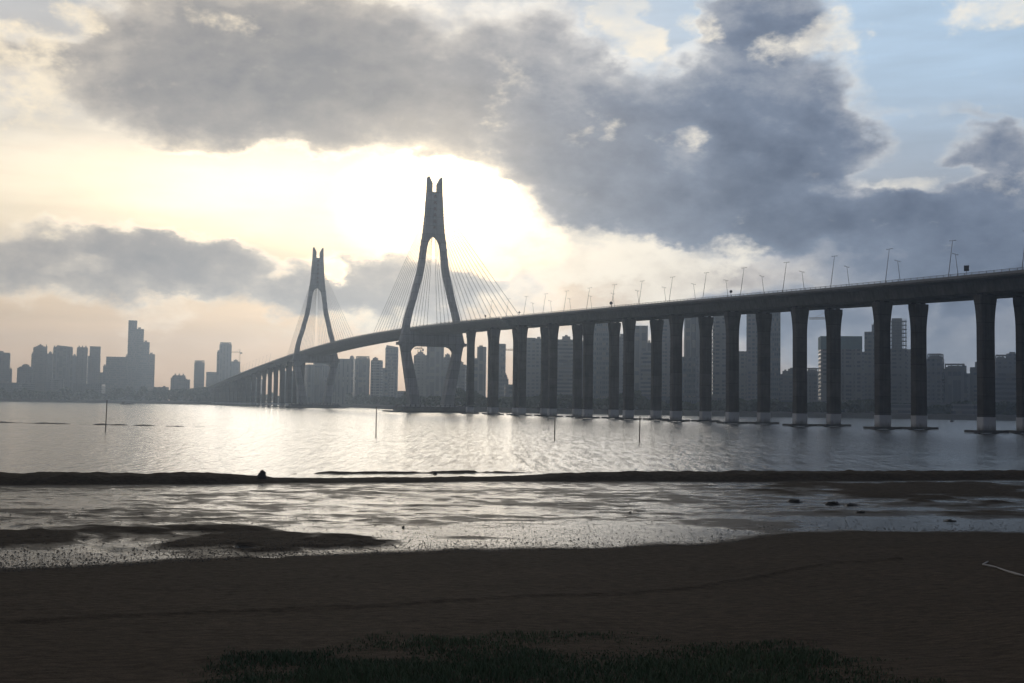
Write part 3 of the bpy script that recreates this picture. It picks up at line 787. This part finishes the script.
def site_frame(label, x0, x1, ytop, Y):
    """a block still being built: open floor slabs on columns"""
    cx = (x0+x1)/2; c = at(cx, 405 + .014*(cx-512), Y); W = (x1-x0)/F*Y; top = at(cx, ytop, Y).z - 2.5
    o = empty('unfinished_building', (c.x, c.y, 2.5), math.atan2(-c.x, c.y)); tag(o, label, 'building')
    y_open = at(cx, 349, Y).z - 2.5
    b = MB(); b.prism(bx_poly(W, W*.7, 'slab'), 0, y_open); b.build('tower_body', FAC['raw'], o)
    s = MB(); z = y_open
    while z < top - 1: s.box(-W/2, W/2, -W*.36, W*.36, z + 2.7, z + 3.0); z += 3.1
    s.build('floor_slabs', M['roof'], o)
    q = MB()
    for u in np.linspace(-.46, .46, 7):
        for w in (-.32, .32): q.box(W*u-.2, W*u+.2, W*w-.2, W*w+.2, y_open, z)
    q.box(-W*.3, W*.25, -W*.2, W*.25, y_open, z + 2)
    q.build('columns', M['roof'], o)
    f = MB()
    for u in np.linspace(-.5, .5, 15): f.box(W*u-.07, W*u+.07, -W*.40-.07, -W*.40+.07, y_open - 4, z + 1.5)
    for zz in np.arange(y_open, z + 1.5, 2.0): f.box(-W*.5, W*.5, -W*.40+.08, -W*.40+.18, zz, zz + .12)
    f.build('scaffolding', M['dark_steel'], o)

def crane(label, x, ytop, Y, jib_px, base_px=None, flip=1):
    c = at(x, 405 + .014*(x-512), Y); top = at(x, ytop, Y).z; s = Y / F
    o = empty('tower_crane', (c.x, c.y, 2.5), math.atan2(-c.x, c.y)); tag(o, label, 'crane')
    h = top - 2.5
    m = MB()
    for a in (-.9, .9):
        for b in (-.9, .9): m.box(a-.18, a+.18, b-.18, b+.18, 0, h)
    z = 0; k = 0
    while z < h - 3:
        sg = 1 if k % 2 else -1
        m.tube([(-.9*sg, -.9, z), (.9*sg, -.9, z+3)], .12, 4); m.tube([(-.9*sg, .9, z), (.9*sg, .9, z+3)], .12, 4); m.tube([(-.9, -.9*sg, z), (-.9, .9*sg, z+3)], .12, 4); m.tube([(.9, -.9*sg, z), (.9, .9*sg, z+3)], .12, 4); z += 3; k += 1
    m.build('mast', M['crane'], o)
    L = jib_px*s*flip
    j = MB(); j.tube([(0, -.7, h), (L, -.7, h)], .22, 4); j.tube([(0, .7, h), (L, .7, h)], .22, 4); j.tube([(0, 0, h+1.6), (L, 0, h+1.0)], .2, 4)
    for q in np.linspace(0, 1, 14)[:-1]: j.tube([(L*q, -.7, h), (L*(q+.04), 0, h+1.5)], .1, 4); j.tube([(L*(q+.04), 0, h+1.5), (L*(q+.077), .7, h)], .1, 4)
    j.build('jib', M['crane'], o)
    cj = MB(); cj.tube([(0, 0, h+.2), (-L*.3, 0, h+.2)], .4, 4); x0, x1 = sorted((-L*.3, -L*.2)); cj.box(x0, x1, -.9, .9, h-2.2, h+.1); cj.build('counter_jib', M['crane'], o)
    p = MB(); p.tube([(0, 0, h), (0, 0, h+6)], .35, 4); p.tube([(0, 0, h+6), (L*.7, 0, h+1.4)], .08, 4); p.tube([(0, 0, h+6), (-L*.28, 0, h+.5)], .08, 4); p.build('apex', M['crane'], o)
    cb = MB(); cb.box(.9, 2.6, -1.6, -.2, h-2.4, h-.2); cb.build('cab', M['dark_steel'], o)

B = building
# --- left bank, beyond the wide water
B('apartment_tower', 'tall block cut by the photo edge at the far end of the bank', -14, 8, 351, 1900, 'grey', 'slab', 'box', [(8, 9.8, 369)])
B('apartment_block', 'low stepped block with a small rounded top, first after the sky gap', 18, 31, 364, 1950, 'grey', 'bay', 'dome', [(17, 24, 368)])
B('apartment_tower', 'tall tower with knobbly stepped crown, tallest of the far bank row', 32, 45, 344.5, 2000, 'beige', 'slab', 'step', [(30.6, 33, 354), (43.4, 45, 346)])
B('apartment_tower', 'slim shorter tower wedged between two taller ones with knobbly and flat tops', 45.5, 52, 352, 2050, 'grey', 'bay', 'box')
B('apartment_tower', 'broad flat-topped slab, widest tower of the far bank row', 54, 70.5, 345.5, 2000, 'rib', 'slab', 'slant', [(52.3, 55, 347.5)])
B('apartment_tower', 'short grey tower right behind the broad flat-topped slab', 70, 75.2, 354.5, 2080, 'grey', 'bay', 'box')
B('apartment_tower', 'tower with three small masts standing on its flat roof', 75.4, 86, 346.5, 2000, 'pink', 'slab', 'spikes')
B('apartment_tower', 'narrow square tower with a plain flat top beside the three-masted one', 88.3, 99, 346.5, 2000, 'beige', 'cross', 'none')
B('office_block', 'low grey block filling the gap under the three-masted tower', 85, 92, 356, 2100, 'grey', '', 'none')
B('apartment_block', 'low block in the dip just before the highest stepped skyscraper group', 98, 105, 372.5, 2050, 'glass', '', 'none')
B('apartment_block', 'wide flat block leaning against the foot of the stepped skyscraper', 105.5, 126, 357, 2050, 'glass', 'slab', 'none', [(103, 106.5, 366)])
B('skyscraper', 'highest skyscraper on the far bank, stepping down in four stages', 126.2, 134.5, 320.5, 2100, 'glass', '', 'none', [(134, 141.2, 329), (140.8, 147, 342), (146.6, 152.5, 354), (124.6, 127, 356)])
B('office_block', 'low pale block at the waterside below the knobbly-crowned tower', 22, 34, 382, 1800, 'band', '', 'box')
B('office_block', 'low block at the waterside below the broad flat-topped slab', 50, 63, 379, 1780, 'pale', 'slab', 'none')
B('office_block', 'long low shed at the waterside below the stepped skyscraper', 74, 104, 384, 1760, 'grey', '', 'none')
B('office_block', 'low block at the waterside at the photo edge', -12, 20, 381, 1780, 'grey', 'slab', 'box')
B('office_block', 'low flat block between the skyscraper foot and the mast-topped block', 148, 168, 387, 2000, 'beige', '', 'none')
B('apartment_block', 'stepped low block with one thin mast on its roof', 172, 185, 374.5, 1950, 'grey', 'slab', 'spikes', [(170.6, 174, 378), (182, 189, 379.5)])
B('apartment_tower', 'slim tower with a toothed crown standing free before the bridge ramp', 193.2, 203.6, 361, 2000, 'grey', 'cross', 'frame')
B('apartment_block', 'flat low block between the toothed-crown tower and the twin-height one', 205.5, 217, 372, 2050, 'beige', '', 'none')
B('apartment_tower', 'dark tall tower with a small roof frame beside the lone crane', 218, 230, 343, 2000, 'rib', 'slab', 'frame', [(216, 219, 352)])
B('apartment_tower', 'shorter tower stepping down under the lone crane jib', 229.8, 239, 360, 2050, 'grey', 'bay', 'box', [(237, 242, 373)])
B('apartment_block', 'low block peeping over the top of the distant ramp', 240, 262, 379, 2100, 'grey', 'slab', 'none')
crane('tower crane standing free above the distant ramp', 238.5, 352.5, 1980, 8, flip=-1)
B('apartment_block', 'low dark block seen between the ramp piers beside the farther tower', 284, 303, 371, 1600, 'rib', 'slab', 'none')
# --- between the two bridge towers
B('apartment_tower', 'grey block half hidden behind the farther bridge tower', 303, 336, 363, 1500, 'rib', 'slab', 'box')
B('apartment_tower', 'grey slab next to the farther bridge tower, a ball-shaped tank on its roof', 335, 354, 359, 1450, 'rib', 'slab', 'none')
B('apartment_tower', 'tower with a small dome on top between the two bridge towers', 347, 355, 355.5, 1550, 'grey', 'bay', 'dome')
B('apartment_tower', 'dark wide tower with lumpy roof houses mid way between the bridge towers', 354.5, 369, 357, 1450, 'rib', 'slab', 'frame')
B('apartment_tower', 'pale tower with two bright vertical stripes between the bridge towers', 370, 382, 358, 1350, 'pale', 'bay', 'box')
B('skyscraper', 'tall tower with a curved shoulder just before the nearer bridge tower', 384.3, 397.5, 345.3, 1400, 'glass', 'chamfer', 'slant')
B('apartment_block', 'shorter narrow block in front of the tower with the curved shoulder', 389.5, 394, 372, 1300, 'pale', '', 'none')
B('apartment_tower', 'low dark tower filling the foot of the pale striped one', 376, 390, 368, 1480, 'rib', 'slab', 'none')
B('office_block', 'low block at the foot of the nearer bridge tower with sky above it', 397, 412, 391, 1350, 'grey', '', 'none')
B('apartment_tower', 'stepped tower under two cranes, seen through the nearer bridge tower', 413, 426.5, 351, 1250, 'raw', 'slab', 'step', [(410.8, 415, 366)])
B('apartment_tower', 'twin-bay tower in the centre of the opening of the nearer bridge tower', 426, 434.4, 346, 1200, 'rib', 'bay', 'none', [(434, 443, 346.5)])
B('apartment_tower', 'shorter tower by the leaning leg inside the nearer bridge tower', 443, 454, 354.5, 1200, 'grey', 'slab', 'box')
crane('tower crane above the stepped tower seen inside the nearer bridge tower', 420.5, 349, 1280, 7, flip=-1)
crane('lower tower crane seen inside the nearer bridge tower by its leg', 417, 355.5, 1300, 4, flip=1)
B('apartment_tower', 'grey tower just outside the leg of the nearer bridge tower', 455, 466, 362, 1150, 'grey', 'bay', 'box')
# --- right bank, behind the piers
B('apartment_tower', 'block with stepped roof between the first two piers after the bridge tower', 469, 477.5, 355.5, 1100, 'rib', 'slab', 'box', [(476.6, 485.5, 347)])
B('apartment_tower', 'slim tower with a stepped side before the warm sky slot', 496, 505, 344, 1100, 'glass', '', 'none', [(504.5, 506.5, 375), (506.2, 508, 379)])
B('office_block', 'low block closing the foot of the warm sky slot', 504, 514, 384.5, 1050, 'glass', 'slab', 'none')
crane('tower crane whose jib crosses the warm sky slot between piers', 527, 350.5, 1120, 22, flip=-1)
B('apartment_tower', 'wide grey tower with a flat parapet after the warm sky slot', 524, 535, 338, 1000, 'grey', 'slab', 'none', [(534.5, 543, 339)])
B('apartment_tower', 'tower with clear horizontal balcony bands between slender piers', 556, 574, 336.5, 950, 'band', 'slab', 'box')
B('skyscraper', 'tall broad tower just short of the deck with a lower shoulder', 592, 612, 323, 950, 'glass', 'slab', 'none', [(589, 594, 343)])
B('apartment_tower', 'stepped tower in the gap left of a wide pier pair, sky above it', 634, 647.3, 326, 950, 'rib', '', 'none', [(646.8, 651.5, 343)])
B('apartment_tower', 'white-banded tower standing before the stepped one by the pier pair', 641, 653, 351, 880, 'band', 'slab', 'none')
B('skyscraper', 'narrow dark tower reaching behind the deck near the middle of the piers', 661, 673, 316, 980, 'pink', 'bay', 'box')
B('skyscraper', 'wide ribbed tower reaching up to the deck, a lower pale block before it', 684, 702, 317, 930, 'rib', 'slab', 'none')
B('office_block', 'pale mid-height block with a bright roof edge before the wide ribbed tower', 682, 698, 357, 850, 'glass', 'slab', 'none')
B('skyscraper', 'tower with fine window rows filling the whole gap between two piers', 712, 727, 314, 900, 'raw', 'slab', 'none')
B('apartment_tower', 'mid-height tower under a bright strip of sky behind the piers', 736, 748, 351.5, 950, 'beige', '', 'none')
B('skyscraper', 'tall brownish tower, the left of a tall pair flanking one pier', 746.5, 759, 312.5, 900, 'pink', '', 'none')
B('skyscraper', 'tall bluish glass tower, the right of a tall pair flanking one pier', 764, 780.3, 311, 920, 'glass', '', 'none')
B('apartment_block', 'low uneven block under the widest sky gap before the netted building', 780, 793, 371, 950, 'grey', 'slab', 'box', [(788, 797, 369)])
B('apartment_block', 'low block touching the netted building under construction', 806, 819, 369, 950, 'grey', 'bay', 'frame')
B('unfinished_building', 'wide building under construction with green netting round its top', 819, 861, 337, 880, 'raw', 'slab', 'net')
crane('tower crane rising behind the green-netted building', 828, 319, 930, 18, flip=-1)
B('apartment_block', 'dark lower block between the netted and the scaffolded buildings', 860, 867, 352, 960, 'grey', '', 'none')
B('apartment_tower', 'stepped beige tower half hidden by a pier next to the scaffolded one', 865, 877, 332, 900, 'beige', 'slab', 'none', [(872, 880, 325)])
site_frame('tower under construction with open floors and scaffolding at the top', 889, 906.5, 322, 880)
B('apartment_tower', 'plain tower leaning against the scaffolded tower on its far side', 904, 914, 349.5, 930, 'beige', '', 'none')
B('apartment_tower', 'grey tower with a jagged roofline right after the pier', 928, 943.7, 355, 850, 'grey', 'slab', 'frame')
B('apartment_tower', 'wide dark tower with three bays and a saw-tooth roof', 945.2, 965, 365, 850, 'rib', 'bay', 'frame', [(961, 966, 366)])
B('apartment_block', 'lowest tower in the row before the nearest pier', 964.6, 971, 373.5, 900, 'grey', '', 'none')
B('apartment_tower', 'narrow tower with a square cap touching the nearest pier', 970.8, 984, 362, 850, 'beige', 'cross', 'box')
B('apartment_tower', 'pair of joined towers with jagged tops beyond the nearest pier', 996, 1007, 356, 880, 'grey', 'slab', 'frame', [(1006.5, 1020, 354)])
B('apartment_block', 'pale wide block with balcony bands in front of the joined jagged towers', 994, 1021, 372, 760, 'band', 'slab', 'none')
B('apartment_tower', 'tower at the photo edge past the last pier', 1020, 1046, 360, 850, 'rib', 'slab', 'box')
B('apartment_tower', 'grey tower mostly hidden behind the paired piers after the warm sky slot', 541, 558, 347, 1050, 'rib', 'slab', 'box')
B('apartment_tower', 'dark tower behind the pier pair between the banded tower and the broad one', 573, 593, 341, 1020, 'rib', 'bay', 'box')
B('apartment_tower', 'plain grey tower filling the slit of a pier pair beside the stepped tower', 611, 636, 334, 1060, 'grey', 'slab', 'box')
B('apartment_tower', 'grey tower behind the slim pier left of the narrow dark tower', 650, 664, 345, 1080, 'beige', 'slab', 'none')
B('apartment_tower', 'bluish tower closing the view behind the pier left of the fine-windowed tower', 700, 714, 336, 1050, 'glass', '', 'none')
B('apartment_tower', 'low grey tower at the foot of the tall pair, left of them', 726, 738, 360, 1050, 'grey', '', 'box')
B('apartment_tower', 'grey tower hidden behind the pier that splits the tall pair', 757, 766, 330, 1060, 'rib', '', 'none')
B('apartment_block', 'low block hidden behind a single pier before the netted building', 794, 809, 374, 1050, 'grey', 'slab', 'none')
B('apartment_tower', 'plain tower hidden behind the pier between scaffolding and jagged roofline', 911, 930, 362, 980, 'grey', 'slab', 'box')
B('apartment_tower', 'low tower behind the nearest pier, standing between taller ones', 980, 998, 368, 980, 'rib', 'slab', 'box')
# low buildings on the right waterfront
B('office_block', 'low flat pavilion with three white floor edges near the waterline', 950, 982, 404, 690, 'band', 'chamfer', 'none')
B('office_block', 'low dark hall beside the three-floored pavilion', 930, 951, 402.5, 720, 'grey', '', 'none')
B('office_block', 'low dark waterside hall under the scaffolded tower', 892, 915, 404, 700, 'band', '', 'none')
B('office_block', 'low waterside block under the netted building', 826, 850, 401, 720, 'pale', '', 'box')
B('office_block', 'low waterside block under the bluish glass tower', 765, 792, 400, 740, 'glass', 'slab', 'none')
B('office_block', 'low waterside block with a flat roof under the fine-windowed tower', 708, 731, 396, 760, 'pink', 'slab', 'box')
B('office_block', 'long low waterside block under the wide ribbed tower', 660, 701, 397, 780, 'glass', '', 'none')
B('office_block', 'low waterside block under the white-banded tower', 632, 656, 396, 800, 'glass', 'slab', 'none')
B('office_block', 'low waterside block under the broad tower short of the deck', 585, 616, 398, 820, 'grey', '', 'none')
B('office_block', 'low waterside block under the balcony-banded tower', 530, 575, 399, 850, 'grey', 'slab', 'box')

# wooded shore, reading as one dark mass
def woodland(name, cols, n, hmin, hmax, back):
    V = []; Fc = []
    for i in range(n):
        px = rng.uniform(*cols); Y = shore_at(px)
        p = at(px, 405, Y); d = Vector((p.x, p.y, 0)); d = d * (1 + (14 + rng.random()*back)/d.length)
        u = p.x * .06
        h = hmin + (hmax-hmin)*(.5 + vnoise(np.array([u]), np.array([3.3]), 5)[0] + .6*vnoise(np.array([u*3.1]), np.array([8.3]), 6)[0])
        h = max(1.5, h); z = 3 + h*math.sqrt(rng.random()); s = .7 + .9*rng.random()
        a = rng.normal(size=3); a /= np.linalg.norm(a); b = np.cross(a, rng.normal(size=3)); b /= np.linalg.norm(b)
        c = np.array([d.x, d.y, z]); o = len(V)
        V += [c + a*s + b*s*.6, c - a*s + b*s*.5, c - a*s*.8 - b*s*.6, c + a*s*.9 - b*s*.6]; Fc.append((o, o+1, o+2, o+3))
    return tag(link(name, npmesh(name, V, Fc, M['leaf'], False)), kind='stuff')
woodland('woodland', (-400, 330), 34000, 8, 22, 50)
woodland('woodland', (330, 640), 14000, 4, 13, 40)
woodland('woodland', (620, 1080), 20000, 3, 9, 40)

# ------------------------------------------------------------------ things in the water and on the flats
def stake(x, ytop, ybase, label, lean=0.0):
    b = gnd(x, ybase); h = at(x, ytop, b.y).z
    o = MB(); o.tube([(0, 0, -1.5), (lean*.4, 0, h*.5), (lean, .02, h)], [.085, .075, .06], 7)
    q = o.build('mooring_stake', M['timber'], None, True); q.location = (b.x, b.y, 0); tag(q, label, 'stake', 'wooden stakes in the shallows')
stake(105.5, 400, 431, 'tallest wooden stake in the open water off the far bank skyline', .08)
stake(376, 407, 437, 'wooden stake in the bright water before the nearer bridge tower', -.04)
stake(554.6, 415, 440, 'wooden stake in the water below the slender paired piers', .02)
stake(639.5, 416, 442, 'wooden stake nearest the middle of the bridge, below a pair of piers', .05)

def barge():
    c = gnd(127, 404.6); o = empty('work_boat', (c.x, c.y, 0), .05); tag(o, 'small low dark work boat lying off the far bank', 'boat')
    h = MB(); L = 6.8
    h.loft([[(x, -w, .9+s), (x, w, .9+s), (x, w*.6, -.5), (x, -w*.6, -.5)] for x, w, s in ((-L, 1.0, .1), (-L*.7, 1.6, 0), (L*.6, 1.6, 0), (L, .35, .5))]); h.build('hull', M['dark_steel'], o)
    k = MB(); k.box(-5, -2.4, -1, 1, .85, 2.4); k.build('cabin', M['timber'], o)
    k = MB(); k.box(-.5, 3.6, -1.1, 1.1, .85, 1.5); k.build('cargo', M['timber'], o)
barge()
def buoy(x, y, label):
    c = gnd(x, y); o = empty('buoy', (c.x, c.y, 0)); tag(o, label, 'buoy')
    b = MB(); b.loft([[(r_*math.cos(2*PI*k/12), r_*math.sin(2*PI*k/12), z) for k in range(12)] for z, r_ in ((-.5, .5), (0, .9), (.5, .9), (.8, .4))]); b.build('float', M['dark_steel'], o, True)
    b = MB(); b.tube([(0, 0, .7), (0, 0, 1.9)], .12, 6); b.build('mast', M['dark_steel'], o)
buoy(952, 421.8, 'small dark buoy on the water between the last two pier pairs')

# low oyster bank showing as a broken line in the water
mb = MB(); P = []
for x in np.arange(-20, 240, 2.0):
    p = gnd(x, 422.5 + .027*x*.8)
    hgt = max(0.0, .16 + .3*float(fbm(np.array([x*.1]), np.array([1.0]), 1.0, 41, 4)[0])) * (1 if x < 170 else max(0, 1-(x-170)/60))
    P.append((p, hgt))
mb.loft([[(p.x, p.y-3.0, -.4), (p.x, p.y+3.0, -.4), (p.x, p.y+1.2, -.1+h), (p.x, p.y-1.2, -.1+h*.9)] for p, h in P])
M['mud'] = concrete('dark_mud', (.035, .030, .025), .3, .7, False)
tag(mb.build('mud_bank', M['mud'], None, True), kind='structure')

def hit(x, y):
    d = pdir(x, y); ys = np.arange(12, 108, .02); zz = HC + d.z/d.y*ys
    i = int(np.argmax(zz < terrain(d.x/d.y*ys, ys))); return Vector((d.x/d.y*ys[i], ys[i], zz[i]))
def lump(name, x, y, wpx, hpx, label, cat='rock', seed=1, z=None):
    c = hit(x, y); s = c.y/F; w, h = wpx*s/2, hpx*s*(.75 if name == 'mud_mound' else 1)
    bm = MB(); nu, nv = 14, 8; r = np.random.default_rng(seed); T = (r.random((nu, nv+1))*1.1 + .45) if name == 'mud_mound' else (r.random((nu, nv+1))*.5 + .7)
    T = (T + np.roll(T, 1, 0) + np.roll(T, -1, 0))/3
    rings = []
    for j in range(nv+1):
        a = j/nv*PI*.5
        rings.append([(w*math.cos(a)*T[i, j]*math.cos(2*PI*i/nu), w*1.1*math.cos(a)*T[i, j]*math.sin(2*PI*i/nu), -.05 + (h+.05)*math.sin(a)*T[i, j]) for i in range(nu)])
    bm.loft(rings); o = bm.build(name, M['mud'], None, True); tz = float(terrain(np.array([c.x]), np.array([c.y]))[0])
    o.location = (c.x, c.y, tz - .02); tag(o, label, cat)
lump('boulder', 262, 478, 10, 8, 'dark rounded boulder sitting on the mud ridge at the waterline', seed=2, z=.3)
lump('boulder', 435, 475, 5, 4, 'small dark boulder on the ridge crest in the sun-lit stretch', seed=3, z=.3)
lump('mud_mound', 794, 501.5, 14, 3.2, 'single dark mud clump on the flat, smaller and apart from the long one', 'mud clump', 4)
lump('mud_mound', 833, 504, 15, 3.6, 'higher half of the long dark mud clump on the flat', 'mud clump', 5)
lump('mud_mound', 851, 505.5, 14, 2.6, 'lower tapering half of the long dark mud clump', 'mud clump', 6)
lump('mud_mound', 861, 512.5, 11, 2.2, 'small dark clump just below the long mud clump', 'mud clump', 7)
lump('mud_mound', 950, 521.5, 14, 3.2, 'dark clump near the sand edge below the piers nearest the viewer', 'mud clump', 8)
lump('rock', 403, 528, 4, 2.4, 'small dark stone on the glittering wet flat', 'rock', 9)
lump('rock', 630, 513, 3.5, 2.2, 'small dark stone alone on the grey part of the flat', 'rock', 10)

# pale rope lying on the sand
pp = []
for x, y in ((988, 562.5), (983, 565.5), (990, 567), (997, 568.5), (1006, 572), (1016, 575), (1026, 577.5), (1045, 581), (1070, 588)):
    g_ = hit(x, y); pp.append((g_.x, g_.y, g_.z + .03))
M['rope'] = concrete('pale_rope', (.34, .33, .32), .4, .8, False)
mb = MB(); mb.tube(pp, [.026 + .008*((i*7) % 3 - 1) for i in range(len(pp))], 6); tag(mb.build('rope', M['rope'], None, True), 'pale rope lying in a curve on the dark sand', 'rope')

# pebbles over the wet flat: nobody could count them
V = []; Fc = []; cnt = 0
C8 = np.array([(-1,-1,-.6),(1,-1,-.6),(1,1,-.6),(-1,1,-.6),(-.6,-.6,.7),(.6,-.6,.7),(.6,.6,.7),(-.6,.6,.7)])
FQ = [(3,2,1,0),(4,5,6,7),(0,1,5,4),(1,2,6,5),(2,3,7,6),(3,0,4,7)]
px = rng.uniform(-20, 1044, 34000); py = 492 + (rng.random(34000)**.55)*84
G_ = np.array([tuple(gnd(a, b)) for a, b in zip(px, py)])
tz = terrain(G_[:, 0], G_[:, 1]); yb = np.interp(G_[:, 0], BLX, BLY)
cl = fbm(G_[:, 0], G_[:, 1], .3, 91, 4)
for i in range(34000):
    if G_[i, 1] < yb[i] - 1.5: continue
    if rng.random() > math.exp(-max(0, G_[i, 1]-yb[i]-1)/3.5) + (.25 if cl[i] > .12 else 0): continue
    s = .009 + .018*rng.random()**3
    a = rng.random()*6.28; ca, sa = math.cos(a), math.sin(a)
    q = C8 * (1 + .35*(rng.random((8, 3)) - .5)) * s * np.array([1.2, .9, .75])
    q = np.stack([q[:, 0]*ca - q[:, 1]*sa, q[:, 0]*sa + q[:, 1]*ca, q[:, 2]], -1) + np.array([G_[i, 0], G_[i, 1], max(tz[i], -.02) + s*.25])
    o = len(V); V += list(q); Fc += [tuple(o + k for k in f) for f in FQ]
tag(link('pebbles', npmesh('pebbles', V, Fc, M['mud'], True)), kind='stuff')

# grass along the foot of the bank
V = []; Fc = []
edge = [(150, 690), (200, 668), (235, 645), (280, 648), (330, 642), (400, 642), (470, 636), (530, 632), (600, 632), (690, 636), (760, 644), (820, 652), (900, 660), (960, 676)]
N = 95000
gx_ = rng.uniform(-9.5, 9.5, N); gy_ = rng.uniform(12.2, 20.5, N); gzv = terrain(gx_, gy_)
CI = CR.inverted(); clump = fbm(gx_, gy_, .9, 101, 4)
for i in range(N):
    q = CI @ Vector((gx_[i], gy_[i], gzv[i] - HC)); sx = 512 - F*q.x/q.z; sy = 341.5 + F*q.y/q.z
    ye = np.interp(sx, [e[0] for e in edge], [e[1] for e in edge], left=800, right=800)
    fade = (sy - ye)/30 + clump[i]*.9
    if fade < rng.random()*.8 - .1: continue
    h = (.04 + .10*rng.random()**1.5) * (.75 + .7*max(0, clump[i]+.3)) * min(1, .45 + max(0, fade)*.5); a = rng.random()*6.28; w = .006 + .006*rng.random(); ln = h*(.2 + .6*rng.random()); b = rng.random()*6.28
    bx_, by_ = math.cos(a)*w, math.sin(a)*w; lx, ly = math.cos(b)*ln, math.sin(b)*ln; x, y, z = gx_[i], gy_[i], gzv[i] - .01
    o = len(V); V += [(x-bx_, y-by_, z), (x+bx_, y+by_, z), (x+bx_*.7+lx*.35, y+by_*.7+ly*.35, z+h*.6), (x-bx_*.7+lx*.35, y-by_*.7+ly*.35, z+h*.6), (x+lx, y+ly, z+h), (x+lx+bx_*.1, y+ly+by_*.1, z+h)]
    Fc += [(o, o+1, o+2, o+3), (o+3, o+2, o+5, o+4)]
tag(link('grass', npmesh('grass', V, Fc, M['grass'], False)), kind='stuff')

# ------------------------------------------------------------------ the air
m = bpy.data.materials.new('haze_air'); m.use_nodes = True; t = NT(m.node_tree)
out = t.n('ShaderNodeOutputMaterial'); pv = t.n('ShaderNodeVolumePrincipled')
pv.inputs['Color'].default_value = (.66, .80, .98, 1); pv.inputs['Density'].default_value = .00025; pv.inputs['Anisotropy'].default_value = .78
t.nt.links.new(pv.outputs[0], out.inputs['Volume'])
hz = MB(); hz.box(-3200, 3200, -400, 3400, -9, 190)
tag(hz.build('haze', m), kind='stuff')
